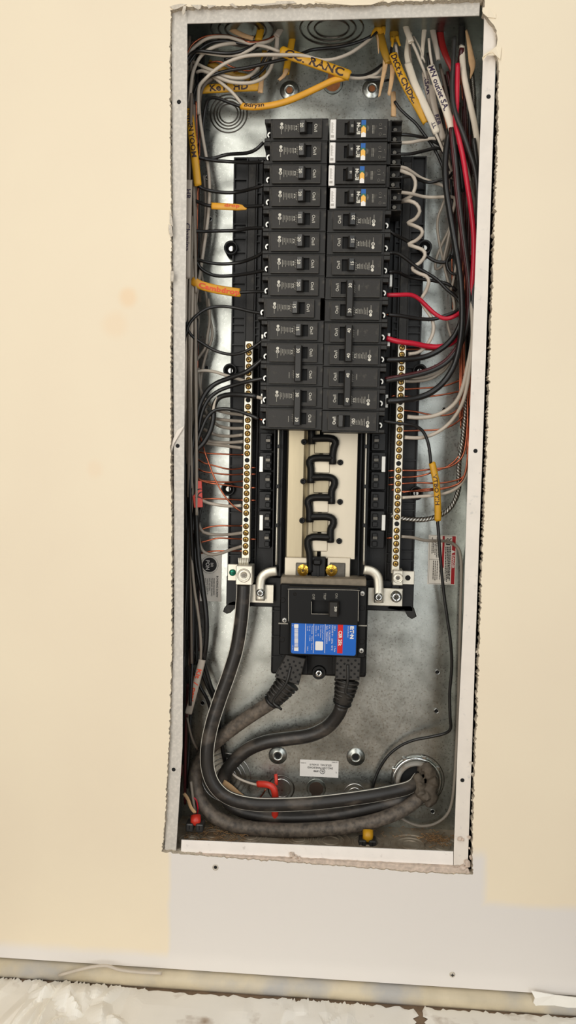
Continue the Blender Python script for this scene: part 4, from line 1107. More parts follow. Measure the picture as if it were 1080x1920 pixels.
cable('feeder_cable', [(509, 1317, .055), (490, 1329, .057), (455, 1352, .062), (420, 1378, .066), (392, 1404, .068), (372, 1435, .066), (366, 1468, .062), (376, 1500, .058), (402, 1530, .054), (445, 1549, .052), (510, 1556, .052), (580, 1556, .053), (650, 1550, .056), (710, 1537, .062), (755, 1518, .072), (785, 1496, .082), (797, 1478, .096)], .0090, 'feeder_dusty', 'thick dusty black feeder cable from left boot, lowest of the three at the bottom')
cable('feeder_cable', [(641, 1322, .056), (632, 1342, .060), (612, 1364, .064), (580, 1379, .067), (540, 1385, .069), (500, 1391, .071), (465, 1405, .074), (438, 1428, .077), (420, 1456, .078), (420, 1488, .076), (445, 1516, .074), (500, 1530, .074), (570, 1532, .074), (640, 1525, .075), (700, 1512, .077), (748, 1499, .082), (771, 1482, .096)], .0088, 'feeder', 'thick black feeder cable from right boot, middle one at the conduit entry')
# bare stranded end above the striped feeder's lug
T = thing('cable_strands', P(457, 1058, .045), 'cut aluminium strands poking out above the striped feeder lug', 'strands')
for k in range(6): ob('strand', sweep(frames(pp([(449+k*3.2, 1062, .046), (447.5+k*3.3, 1046, .046)])), .0011, .0011, 7), 'alu', T)

# ================================================================== WIRES
def R_(px): return px*.5*.00064
def wire(pts, d, mat, label, group=None, tip=None, y=None, stripe=None):
    if y is not None: pts = [(p[0], p[1], p[2] if len(p) > 2 else y) for p in pts]
    return cable('wire', pts, R_(d), mat, label, stripe=stripe, cat='wire', sides=9, group=group, tip=tip)
def cu(pts): return (pts, .0011, 'copper')
YB_ = .030
W = wire
gl = 'black feed wires of the left breakers'
W([(494, 267, .034), (480, 280, .036), (462, 287, .042), (425, 290, .052), (400, 297, .052), (382, 297, .046), (368, 292, .044), (362, 270, .05)], 6.5, 'wire_black', 'black wire rising to the topmost left breaker, highest of the left feeds', gl)
W([(496, 303, .034), (465, 305, .046), (430, 303, .054), (402, 301, .052), (380, 297, .046), (368, 290, .05), (366, 250, .055)], 6.5, 'wire_black', 'black wire feeding the second breaker in the left column', gl)
W([(496, 347, .034), (475, 353, .040), (447, 360, .052), (420, 361, .054), (392, 357, .050), (374, 350, .044), (364, 338, .046), (360, 300, .055)], 6.5, 'wire_black', 'black wire feeding the third breaker in the left column', gl)
W([(498, 385, .034), (470, 387, .042), (440, 387, .048), (405, 387, .050), (385, 384, .046), (368, 377, .038), (354, 370, .032), (346, 360, .028)], 6.5, 'wire_black', 'black wire threaded through the short yellow sleeve to the fourth left breaker', gl)
W([(498, 427, .034), (470, 428, .044), (445, 432, .052), (410, 433, .054), (380, 434, .046), (358, 434, .040), (352, 446, .04), (348, 470, .045)], 6.5, 'wire_black', 'nearly level black wire feeding the fifth breaker in the left column', gl)
W([(498, 470, .034), (478, 482, .042), (450, 492, .052), (415, 495, .054), (385, 491, .048), (365, 484, .040), (352, 477, .034), (346, 468, .034)], 6.5, 'wire_black', 'sagging black wire feeding the sixth breaker in the left column', gl)
W([(500, 506, .034), (470, 512, .044), (435, 517, .054), (405, 517, .054), (384, 509, .050), (372, 497, .046), (366, 480, .046), (364, 430, .05)], 6.5, 'wire_black', 'black wire feeding the seventh breaker in the left column', gl)
W([(500, 547, .034), (475, 547, .040), (447, 548, .044), (420, 544, .046), (390, 537, .044), (366, 527, .038)], 6, 'wire_black', 'black wire inside the curved yellow sleeve to the eighth left breaker', gl)
W([(494, 588, .036), (470, 584, .040), (440, 577, .044), (412, 574.5, .044), (388, 579, .040), (368, 592, .036), (355, 607, .034), (350, 622, .034), (346, 640, .036), (343, 700, .04)], 6, 'wire_black', 'black wire looping in a wide arch to the ninth left breaker', gl, tip=cu([(488, 588, .036), (498, 588, .034)]))
W([(496, 636, .036), (476, 650, .036), (455, 661, .038), (432, 664.5, .042), (405, 658, .044), (380, 644, .042), (362, 632, .038), (353, 620, .036), (350, 605, .036), (352, 560, .042), (354, 500, .05)], 6, 'wire_black', 'black wire looping below to the tenth left breaker', gl)
W([(493, 673, .036), (480, 684, .036), (460, 698, .038), (430, 709, .044), (405, 719, .048), (387, 735, .046), (374, 762, .042), (366, 800, .040), (361, 850, .042), (358, 920, .045), (354, 1040, .05), (350, 1200, .055)], 9, 'wire_black', 'thick black wire to the upper pole of the second lowest left breaker', gl, tip=cu([(487, 678, .036), (498, 671, .034)]))
W([(497, 709, .036), (470, 714, .038), (440, 722, .044), (410, 733, .048), (390, 750, .046), (377, 780, .044), (370, 830, .044), (366, 900, .046), (362, 1000, .05)], 7.5, 'wire_black', 'black wire to the lower pole of the second lowest left breaker', gl)
W([(482, 743.5, .036), (460, 741, .038), (430, 740, .044), (410, 746, .048), (401, 762, .048), (400, 785, .046), (394, 808, .044), (382, 830, .042), (367, 848, .040), (364, 880, .042), (368, 960, .046), (372, 1040, .05), (380, 1100, .05), (387, 1160, .05), (386, 1210, .052), (380, 1235, .054)], 10, 'wire_black', 'thick taped black wire with a white bared tip to the lowest left two-pole breaker', gl, tip=([(478, 743.5, .036), (489, 746, .035), (495, 747, .034)], .0022, 'wire_white'))
W([(486, 786, .036), (465, 777, .038), (440, 769, .042), (418, 766.5, .044), (400, 771, .044), (387, 785, .042), (377, 808, .040), (368, 835, .038), (362, 870, .04), (359, 950, .045)], 7, 'wire_black', 'arching black wire with bare copper tip to the bottom left breaker pole', gl, tip=cu([(484, 785, .036), (497, 789, .034)]))
ob('wire_tape', sweep(frames(spline(pp([(400, 770, .045), (402, 757, .0455), (407, 744, .046)]), .002), True), .0022, .0024, 8, taper=lambda t: 1-.7*t), 'wire_white', label='pale bared patch on the taped black wire at left', cat='tape')

gw = 'white neutral wires landing on the left bar'
for k, (pts, lab_) in enumerate((
  ([(459, 714, .050), (430, 706, .056), (402, 697, .062), (378, 695, .060), (358, 701, .054), (346, 714, .050), (343, 740, .05)], 'arched white wire reaching the left neutral bar highest up'),
  ([(457, 778, .050), (425, 774, .060), (402, 766, .064), (386, 750, .066), (376, 730, .066), (372, 690, .066)], 'white wire on the left bar just below the taped black wire'),
  ([(455, 790, .050), (425, 788, .058), (398, 784, .064), (372, 777, .064), (352, 762, .06), (346, 720, .06)], 'white wire with red copper tip, second of the left cluster'),
  ([(457, 803, .050), (432, 803, .058), (412, 799, .064), (400, 790, .066), (388, 775, .066), (376, 745, .066)], 'white wire curving down, third of the left cluster'),
  ([(455, 815.5, .050), (430, 818, .058), (408, 816, .064), (390, 809, .064), (370, 795, .062), (355, 770, .06)], 'white wire, fourth of the left cluster on the neutral bar'),
  ([(456, 828, .050), (425, 830, .058), (395, 828, .062), (372, 822, .062), (358, 805, .06), (350, 760, .06)], 'white wire, fifth of the left cluster on the neutral bar'),
  ([(453, 840, .050), (430, 837, .056), (400, 833, .062), (375, 828, .062), (362, 815, .06), (348, 780, .06)], 'white wire ending short of the bar, lowest of the left cluster'),
  ([(452, 948, .050), (430, 949, .056), (405, 946, .060), (385, 941, .058), (370, 930, .055), (364, 900, .055)], 'white wire leaving the red tape flag towards the left bar'),
  ([(455, 999, .050), (432, 1002, .056), (408, 1003, .060), (388, 1000, .060), (376, 992, .058), (368, 960, .058)], 'white wire low on the left bar above the grey sticker'),
  ([(454, 1024, .050), (435, 1030, .056), (415, 1037, .060), (398, 1040, .060), (384, 1036, .058), (375, 1022, .056), (368, 980, .056)], 'lowest white wire on the left bar sagging over the sticker'))):
    W(pts, 6.2, 'wire_white' if k in (0, 7) else 'wire_grey', lab_, gw)
gc = 'bare copper ground wires on the left bar'
for k, (pts, lab_) in enumerate((
  ([(459, 852.5, .050), (430, 852, .058), (390, 850, .062), (370, 846, .062), (356, 830, .065)], 'dull copper wire, first below the left white cluster'),
  ([(459, 877, .050), (432, 880, .058), (405, 874, .062), (378, 866, .060), (360, 850, .065)], 'copper wire sagging to the left bar, second copper down'),
  ([(459, 889, .050), (432, 890, .058), (400, 887, .062), (376, 882, .060), (360, 870, .065)], 'copper wire, third copper down on the left bar'),
  ([(459, 902, .050), (432, 904, .058), (400, 903, .062), (376, 900, .060), (360, 885, .065)], 'copper wire, fourth copper down above the red tape'),
  ([(459, 914.5, .050), (425, 910, .058), (395, 906, .060), (376, 901, .058), (358, 890, .062)], 'copper wire, fifth copper down crossing the mounting ear'),
  ([(375, 815, .060), (380, 835, .052), (389, 862, .048), (403, 898, .046), (420, 928, .044), (438, 949, .046), (455, 961, .050)], 'copper wire slanting down across the other grounds at left'),
  ([(459, 938, .050), (425, 936, .058), (395, 935, .060), (372, 936, .058), (356, 930, .062)], 'level copper wire leaving the red tape flag'),
  ([(457, 986, .050), (432, 986, .058), (408, 986, .060), (385, 990, .060), (365, 1000, .06)], 'copper wire above the lowest white wires at left'),
  ([(457, 1011, .050), (435, 1010, .056), (410, 1009, .060), (388, 1014, .060), (372, 1018, .06)], 'copper wire arching to the left bar above the sticker'),
  ([(456, 1033, .050), (432, 1033, .058), (405, 1033, .060), (382, 1036, .062), (370, 1040, .062)], 'lowest copper wire on the left bar'))):
    W(pts, 3.2, 'copper', lab_, gc)
for (px, py) in ((477, 877), (477, 889), (477, 914.5), (477, 938), (478, 1011)):
    ob('copper_stub', sweep(frames(pp([(469, py, .053), (px+2, py, .053)])), .001, .001, 6), 'copper', label='tiny copper stub sticking out right of the left neutral bar', cat='wire', group='copper stubs by the left bar')
for (px, py) in ((728, 882), (729, 894.5), (728, 908), (734, 918), (725, 1008), (733, 742)):
    ob('copper_stub', sweep(frames(pp([(742, py, .053), (px, py+1, .053)])), .001, .001, 6), 'copper', label='tiny copper stub sticking out left of the right neutral bar', cat='wire', group='copper stubs by the right bar')

# ---- right-hand side
gr = 'feed wires of the right breakers'
W([(745, 252, .032), (765, 253, .034), (785, 256, .040), (805, 262, .050), (825, 272, .056), (838, 290, .06), (850, 340, .065)], 6, 'wire_black', 'black wire from the topmost arc-fault breaker', gr)
W([(744, 268, .032), (770, 267, .036), (795, 262, .046), (815, 260, .052), (828, 266, .056), (840, 290, .06), (848, 350, .066)], 6, 'wire_white', 'white wire from between the two upper arc-fault breakers', gr)
W([(745, 289, .032), (768, 289, .036), (795, 283, .046), (818, 278, .052), (832, 285, .058), (842, 320, .062)], 6, 'wire_black', 'black wire from the second arc-fault breaker', gr)
W([(744, 313, .032), (760, 315, .036), (775, 324, .044), (790, 334, .052), (812, 342, .060), (830, 348, .064), (845, 360, .066)], 6, 'wire_white', 'white wire from the third arc-fault breaker running beside a black one', gr)
W([(747, 333, .032), (768, 331, .038), (785, 336, .048), (803, 342, .054), (825, 338, .054), (842, 332, .056), (850, 320, .06)], 6, 'wire_black', 'black wire dipping from the third arc-fault breaker', gr)
W([(746, 360, .032), (770, 363, .040), (795, 369, .052), (815, 370, .056), (838, 369, .058), (852, 371, .060), (852, 385, .062), (846, 405, .064)], 6, 'wire_white', 'white wire from the lowest arc-fault breaker', gr)
W([(742, 317, .034), (762, 324, .036), (776, 333, .040), (779, 348, .042), (772, 366, .044), (758, 375, .050), (752, 378, .052), (768, 377, .040), (781, 383, .038), (787, 396, .040), (779, 410, .046), (765, 418, .052), (776, 423, .044), (790, 430, .040), (791, 440, .042), (780, 451, .048), (766, 458, .052), (778, 463, .046), (793, 469, .044), (797, 479, .044), (788, 492, .048), (773, 503, .052), (784, 512, .048), (799, 518, .046), (804, 528, .046), (799, 545, .052), (790, 562, .056), (797, 578, .058), (808, 594, .058), (813, 612, .058), (810, 630, .058), (798, 650, .056), (783, 661, .054), (766, 664, .052)], 6.8, 'wire_white', 'white coiled pigtail zigzagging down the right side of the chassis', gr)
W([(728, 431, .034), (742, 441, .038), (760, 450, .050), (780, 462, .058), (800, 480, .060), (820, 491, .060), (838, 490, .060), (848, 476, .060), (850, 450, .062)], 6.5, 'wire_black', 'black wire from the 20 amp right breaker drooping past the mounting ear', gr)
W([(728, 474, .034), (745, 475, .038), (760, 484, .042), (780, 500, .048), (800, 512, .052), (820, 525, .054), (838, 543, .056), (858, 560, .058), (868, 580, .06)], 6.5, 'wire_black', 'black wire slanting down from the upper 15 amp right breaker', gr)
W([(728, 510, .034), (745, 510, .040), (762, 518, .056), (785, 523, .062), (810, 526, .064), (840, 533, .064), (856, 545, .066)], 6.5, 'wire_black', 'black wire from the lower 15 amp right breaker passing under the coil', gr)
W([(845, 478, .058), (838, 490, .058), (840, 505, .058), (850, 514, .058), (864, 512, .058)], 5.5, 'wire_black', 'small black loop bulging from the right wire bundle', gr)
W([(722, 553.5, .036), (745, 553, .038), (770, 553, .044), (785, 560, .048), (800, 574, .052), (815, 588, .054), (832, 597, .054), (850, 594, .054), (866, 582, .058), (874, 560, .062)], 8, 'wire_red', 'thin red wire from the 30 amp right breaker', gr, tip=([(719, 552, .035), (727, 553.5, .036)], .0012, 'copper'))
W([(727, 590, .036), (750, 592, .040), (780, 597, .048), (810, 598.5, .054), (838, 591, .056), (858, 582, .058), (868, 570, .062)], 7, 'wire_black', 'black wire beside the red one from the 30 amp right breaker', gr, tip=cu([(722, 590, .036), (733, 590.5, .037)]))
W([(724, 634, .036), (745, 640, .038), (775, 644, .044), (800, 649, .050), (825, 650, .054), (848, 642, .058), (864, 622, .062), (870, 590, .064)], 10, 'wire_red', 'thick red wire from the upper 40 amp breaker', gr)
W([(722, 675, .036), (750, 674, .038), (780, 672, .044), (805, 666, .048), (830, 652, .050), (850, 632, .050), (862, 608, .050), (868, 580, .05)], 10.5, 'wire_black', 'thick black wire from the upper 40 amp breaker', gr)
W([(722, 714, .034), (750, 709, .036), (785, 702, .042), (815, 692, .046), (840, 676, .048), (862, 648, .048), (874, 618, .046), (880, 580, .044), (880, 535, .042), (874, 480, .040), (866, 420, .038), (859, 360, .036), (855, 310, .036), (851, 270, .034), (848, 240, .034)], 9.5, 'wire_black_soft', 'thick black wire with maroon side from the lower 40 amp breaker', gr, stripe=((140, 'wire_maroon', .0016), (165, 'wire_maroon', .0016)))
W([(725, 752, .032), (752, 750, .034), (782, 746, .040), (808, 736, .044), (832, 716, .046), (850, 688, .044), (860, 655, .042), (866, 610, .038), (866, 560, .036), (862, 510, .034), (853, 455, .034), (843, 395, .034), (836, 345, .034), (835, 300, .036), (839, 265, .038), (845, 235, .045)], 11.5, 'wire_black', 'thickest black wire curving up the right side from the lowest 40 amp pole', gr)
W([(716, 789, .036), (735, 792, .036), (758, 795, .038), (778, 798, .042), (793, 809, .046), (802, 828, .048), (806, 850, .050), (808, 872, .052)], 6, 'wire_black', 'black wire from the switched-off breaker into the yellow sleeve', gr)
W([(820, 970, .056), (823, 1010, .058), (827, 1060, .060), (832, 1110, .062), (838, 1155, .062), (845, 1205, .062), (847, 1250, .064), (843, 1300, .066), (844, 1345, .066), (845, 1365, .068), (834, 1375, .072), (805, 1382, .076), (775, 1388, .080), (748, 1400, .084), (725, 1420, .086), (708, 1448, .088), (699, 1475, .088), (696, 1500, .09)], 6.2, 'wire_black', 'black wire hanging from the yellow sleeve down the right side')

W([(858, 120, .030), (857, 160, .030), (856, 200, .030), (854, 228, .028), (860, 258, .026), (868, 295, .026), (876, 345, .026), (883, 390, .028), (888, 440, .032), (888, 490, .036), (884, 545, .042), (876, 600, .05)], 9.5, 'wire_red', 'long red wire running down the right wire bundle', 'long wires of the right bundle')
W([(852, 70, .034), (850, 120, .030), (848, 160, .026), (850, 195, .024), (857, 222, .022), (868, 250, .022), (880, 285, .022), (891, 320, .022), (896, 370, .026), (895, 420, .03)], 8.5, 'wire_black_soft', 'charcoal wire slanting across the top of the right bundle', 'long wires of the right bundle')
W([(888, 260, .028), (893, 300, .030), (897, 350, .032), (893, 420, .036), (888, 520, .040), (885, 640, .044)], 8, 'wire_black_soft', 'charcoal wire hugging the right flange', 'long wires of the right bundle')
gcr = 'bare copper ground wires on the right bar'
for pts, lab_ in (
  ([(757, 655, .050), (790, 655, .058), (820, 655, .062), (850, 645, .066), (870, 630, .07)], 'copper wire at the very top of the right bar'),
  ([(755, 730, .050), (790, 728, .056), (825, 725, .060), (850, 718, .062), (868, 707, .064), (873, 680, .066)], 'copper wire passing behind the thickest black wire, upper of two'),
  ([(755, 743, .050), (795, 744, .056), (830, 740, .060), (855, 735, .062), (869, 730, .064), (873, 700, .066)], 'copper wire passing behind the thickest black wire, lower of two'),
  ([(753, 769, .050), (780, 772, .056), (810, 778, .060), (840, 778, .060), (858, 768, .062), (872, 745, .064)], 'copper wire crossing the white wire on the right'),
  ([(752, 808, .050), (790, 807, .056), (825, 805, .058), (850, 796, .060), (868, 780, .060), (877, 755, .062), (880, 700, .064)], 'copper wire below the two white wires on the right'),
  ([(750, 882, .050), (785, 882, .056), (815, 879, .058), (840, 876, .058), (858, 866, .058), (870, 848, .056), (876, 800, .056), (877, 740, .056)], 'copper wire running behind the yellow sleeve, topmost'),
  ([(750, 895, .050), (785, 893, .056), (815, 884, .058), (840, 874, .060), (858, 858, .060), (868, 835, .060), (873, 780, .06)], 'copper wire running behind the yellow sleeve, second'),
  ([(749, 907, .050), (785, 905, .056), (820, 906, .058), (850, 902, .060), (870, 892, .060), (878, 860, .058), (880, 800, .056)], 'copper wire running behind the yellow sleeve, third'),
  ([(752, 922, .050), (780, 920, .054), (800, 917, .058), (835, 915, .060), (858, 908, .060), (870, 893, .058), (876, 860, .056), (882, 780, .054), (880, 700, .054)], 'twisted copper wire running behind the yellow sleeve, lowest')):
    W(pts, 3.4, 'copper', lab_, gcr)
W([(755, 923, .048), (770, 921, .050), (790, 921, .056), (830, 917, .060), (862, 906, .060)], 2.8, 'copper', 'thin copper strand twisted with the lowest right ground', gcr)
gwr = 'white neutral wires on the right bar'
for pts, d, mt, lab_ in (
  ([(757, 715, .050), (780, 715, .054), (805, 711, .058), (825, 700, .062), (838, 688, .066), (850, 660, .07)], 5.5, 'wire_grey', 'white wire under the thick maroon-sided wire, lower of two'),
  ([(757, 708, .052), (785, 709, .056), (810, 703, .060), (830, 692, .064), (845, 670, .07)], 5.5, 'wire_grey', 'white wire under the thick maroon-sided wire, upper of two'),
  ([(764, 781.5, .050), (785, 783, .052), (812, 780, .054), (836, 770, .052), (856, 752, .048), (868, 725, .044), (876, 690, .042), (884, 650, .040), (888, 600, .042), (884, 540, .05)], 8, 'wire_white', 'thick white wire with copper tip on the right bar'),
  ([(759, 820, .050), (785, 821, .054), (808, 816, .056), (830, 804, .054), (850, 785, .050), (866, 758, .046), (876, 722, .042), (883, 670, .038), (886, 620, .038), (882, 540, .045)], 7, 'wire_white', 'white wire sweeping up the right side below the thick one'),
  ([(754, 933, .050), (785, 931, .056), (820, 928, .060), (848, 920, .062), (866, 905, .062), (876, 880, .062), (880, 820, .062)], 6, 'wire_white', 'white wire on the right bar at the mounting ear'),
  ([(753, 1006, .050), (775, 1008, .054), (795, 1013, .062), (815, 1014, .074), (838, 1015, .084), (853, 1022, .088), (862, 1035, .088), (865, 1070, .088), (863, 1150, .088), (861, 1250, .088), (858, 1350, .088), (853, 1450, .088), (847, 1505, .088), (836, 1530, .088), (815, 1545, .088), (790, 1549, .088), (768, 1543, .088), (752, 1534, .088)], 6, 'wire_grey', 'long white wire crossing the danger sticker and curling along the bottom corner')):
    W(pts, d, mt, lab_, gwr)
# stranded ground conductor
def stranded(pts, r, rs, n, pitch, mat, label):
    path = spline(pp(pts), .0018); F = frames(path); T = thing('ground_cable', path[0], label, 'cable'); S = 0
    for k in range(n):
        q = []; S = 0
        for i, (c, t, nr, bi) in enumerate(F):
            if i: S += (F[i][0]-F[i-1][0]).length
            a = 2*math.pi*k/n+S/pitch*2*math.pi; q.append(c+bi*(math.cos(a)*r)+nr*(math.sin(a)*r))
        ob('strand', sweep(frames(q), rs, rs, 6), mat if k % 2 else 'steel_dark', T)
stranded([(733, 967, .052), (750, 971, .054), (772, 974, .056), (795, 974, .058), (818, 969, .062), (838, 958, .064), (852, 940, .066), (860, 915, .066), (860, 890, .064), (861, 865, .062), (866, 835, .060), (870, 800, .060), (873, 760, .060), (876, 700, .06)], .0022, .0011, 6, .012, 'steel', 'twisted grey stranded ground cable sweeping onto the right bar')
stranded([(884, 115, .050), (885, 145, .046), (888, 180, .044), (889, 220, .046), (890, 270, .05), (890, 330, .055)], .0019, .0012, 6, .014, 'steel_dark', 'twisted grey stranded ground cable at the upper right corner')

# ---- long wires of the left and right bundles (anonymous runs nothing tells apart)
def bundle(n, xs, y0, y1, depth, mats, label, group, seed, d=(5, 6.5), wob=5, drift=0):
    rnd = random.Random(seed)
    for k in range(n):
        bx = rnd.uniform(*xs); dp = rnd.uniform(*depth); ph = rnd.uniform(0, 6.3); fr = rnd.uniform(.004, .011); am = rnd.uniform(.4, 1)*wob
        mt = mats[k % len(mats)]; a = y0+rnd.uniform(0, 60); b = y1-rnd.uniform(0, 90); pts = []; y = a
        while y < b:
            pts.append((bx+am*math.sin(fr*y+ph)+drift*(y-y0)/(y1-y0), y, dp+.006*math.sin(fr*y*1.3+ph*2))); y += 45
        dd = rnd.uniform(*d) if mt != 'copper' else 3.2
        lb = {'wire_black': 'black', 'wire_black_soft': 'black', 'wire_white': 'white', 'wire_grey': 'white', 'wire_dull': 'white', 'copper': 'bare copper', 'wire_maroon': 'dark red', 'wire_red': 'red'}[mt]
        W(pts, dd, mt, '%s wire %s' % (lb, label), '%s wires %s' % (lb, group))
LBm = ['wire_grey', 'wire_black', 'wire_dull', 'copper', 'wire_black', 'wire_grey', 'wire_dull', 'wire_black']
bundle(16, (345, 372), 150, 640, (.035, .085), LBm, 'running down the upper left bundle', 'in the upper left bundle', 41)
bundle(18, (344, 370), 560, 1010, (.038, .085), ['wire_grey', 'wire_dull', 'copper', 'wire_grey', 'wire_black', 'wire_dull', 'wire_grey'], 'running down the middle of the left bundle', 'in the middle left bundle', 42, drift=-4)
bundle(16, (343, 374), 830, 1330, (.035, .085), ['wire_black', 'wire_dull', 'wire_black', 'wire_maroon', 'wire_black', 'copper', 'wire_black'], 'running down the lower left bundle', 'in the lower left bundle', 43, drift=-4)
bundle(9, (338, 362), 1250, 1530, (.045, .085), ['wire_black', 'wire_maroon', 'wire_black', 'wire_dull'], 'in the bottom left corner', 'in the bottom left corner', 44, drift=-4)
bundle(9, (346, 366), 350, 900, (.030, .045), ['wire_white', 'wire_grey', 'wire_grey'], 'in front of the left bundle beside the flange', 'in front of the left bundle', 45, wob=7)
bundle(5, (352, 378), 60, 330, (.05, .07), ['wire_black', 'wire_dull', 'wire_black_soft'], 'behind the arching wires at upper left', 'behind the upper left arches', 46, wob=8, drift=-6)
# left runs that can be told apart
gb = 'pale wires beside the left bundle'
W([(372, 180, .05), (374, 215, .052), (379, 250, .054), (385, 285, .056), (391, 320, .058), (393, 360, .060), (391, 400, .062), (386, 440, .062), (380, 480, .062), (374, 520, .062), (368, 560, .062), (362, 620, .062)], 6.5, 'wire_white', 'pale wire bowing out to the right beside the kitchen sleeve', gb)
W([(383, 330, .068), (386, 380, .068), (383, 430, .068), (378, 470, .068), (377, 510, .068), (386, 550, .070), (392, 590, .070), (398, 620, .072), (396, 640, .072), (388, 660, .070), (380, 690, .068), (376, 720, .066), (378, 745, .066), (388, 765, .066)], 5.5, 'wire_grey', 'pale wire snaking past the black loop at left', gb)
W([(391, 560, .066), (393, 580, .066), (393, 605, .066), (389, 630, .066), (386, 650, .066), (374, 668, .064), (362, 684, .062), (352, 700, .060), (346, 722, .06)], 5.5, 'wire_grey', 'pale wire crossing diagonally below the black loop at left', gb)
W([(356, 690, .054), (362, 660, .056), (366, 640, .058), (372, 600, .060), (366, 560, .062), (360, 520, .062)], 5.5, 'wire_grey', 'pale wire weaving through the bundle next to the black loop', gb)
W([(346, 640, .050), (352, 670, .050), (350, 720, .050), (348, 760, .048), (352, 800, .044), (358, 840, .042), (362, 880, .042), (361, 930, .042), (357, 980, .042), (359, 1040, .042), (364, 1100, .042), (370, 1140, .044), (375, 1180, .046), (377, 1215, .048), (376, 1240, .05)], 5.5, 'wire_grey', 'pale wire running down the left edge into the white tube with red writing', gb)
W([(378, 945, .05), (372, 980, .05), (366, 1020, .05), (368, 1060, .05), (376, 1100, .05), (384, 1140, .05), (388, 1180, .05), (387, 1215, .052), (382, 1245, .054)], 6, 'wire_black', 'black wire crossing the grey bonding sticker at left', gb)
W([(372, 955, .046), (370, 1000, .048), (374, 1040, .050), (370, 1080, .052), (362, 1120, .056), (352, 1180, .06), (353, 1200, .06), (362, 1225, .06), (374, 1250, .062), (388, 1285, .066), (402, 1315, .07)], 7, 'wire_black', 'black wire passing behind the tube with red writing', gb)
W([(381, 1240, .058), (388, 1262, .060), (396, 1288, .062), (404, 1305, .064), (410, 1340, .074), (414, 1380, .082), (420, 1420, .086), (428, 1450, .088)], 8, 'wire_black', 'black wire slipping behind the striped feeder bend', gb)
W([(352, 1225, .066), (360, 1250, .068), (374, 1285, .070), (388, 1310, .072), (396, 1335, .074), (404, 1370, .080), (412, 1400, .086)], 7, 'wire_black', 'lower black wire slipping behind the striped feeder bend', gb)
W([(351, 1345, .055), (356, 1370, .055), (362, 1390, .056), (370, 1405, .058)], 4.5, 'wire_dull', 'short pale wire below the tube with red writing', gb)
W([(358, 1465, .045), (361, 1490, .044), (364, 1512, .046), (366, 1524, .05)], 5.5, 'wire_grey', 'short grey wire entering the red connector at bottom left')
W([(362, 1495, .044), (368, 1500, .044), (371, 1515, .046), (370, 1526, .05)], 3, 'wire_red', 'thin red thread entering the connector at bottom left')

# right bundle
RBm = ['wire_black', 'wire_grey', 'copper', 'wire_maroon', 'wire_dull', 'wire_black', 'copper', 'wire_grey', 'wire_maroon']
bundle(18, (840, 886), 150, 600, (.050, .085), RBm, 'running down the upper right bundle', 'in the upper right bundle', 51, drift=4)
bundle(12, (866, 886), 470, 860, (.055, .085), ['copper', 'wire_dull', 'copper', 'wire_maroon', 'copper', 'wire_black'], 'running down the right wall behind the flange', 'behind the right flange', 52, wob=3, drift=-4)
bundle(5, (868, 878), 700, 900, (.058, .07), ['copper'], 'bunched beside the right flange', 'bunched by the right flange', 53, wob=3)
gx = 'crossing pale wires in the right bundle'
for pts, lab_ in (
  ([(834, 372, .066), (828, 390, .068), (822, 405, .070), (820, 425, .070), (823, 450, .070), (829, 480, .070), (836, 510, .070), (842, 535, .070), (848, 548, .070), (850, 565, .07)], 'pale wire bowing left of the thickest black wire, upper right'),
  ([(850, 395, .066), (842, 430, .068), (830, 455, .070), (820, 480, .072), (816, 500, .074), (820, 505, .076), (832, 495, .076), (840, 470, .074), (848, 440, .072)], 'pale wire looping down near the right mounting ear'),
  ([(846, 420, .062), (838, 460, .064), (832, 490, .066), (838, 520, .068), (846, 545, .068)], 'pale wire crossing in an x near the right ear'),
  ([(858, 480, .060), (853, 510, .062), (848, 535, .064), (845, 545, .066), (850, 560, .066), (852, 580, .066), (846, 590, .068)], 'pale wire fork just above the red wire loop'),
  ([(838, 600, .068), (842, 620, .068), (850, 640, .068), (858, 655, .066)], 'short pale wire below the red wire loop'),
  ([(880, 340, .044), (888, 370, .044), (892, 400, .044), (893, 440, .046)], 'pale wire between the red wire and the right flange'),
  ([(862, 260, .05), (872, 300, .05), (882, 340, .05), (889, 380, .05), (893, 420, .05)], 'pale wire slanting behind the long red wire'),
  ([(846, 690, .060), (856, 660, .060), (862, 620, .060), (868, 580, .060), (872, 520, .06)], 'pale wire behind the thick curved black wires')):
    W(pts, 5.2, 'wire_grey', lab_, gx)
bundle(9, (800, 845), 112, 300, (.058, .085), ['wire_maroon', 'copper', 'wire_dull', 'copper', 'wire_black', 'wire_maroon'], 'tangled behind the white labelled sleeves', 'tangled behind the white sleeves', 54, wob=7, drift=38)
bundle(7, (838, 868), 90, 260, (.06, .085), ['wire_maroon', 'copper', 'wire_black', 'wire_maroon'], 'behind the charcoal wire at the top right', 'at the top right', 55, wob=4, drift=12)

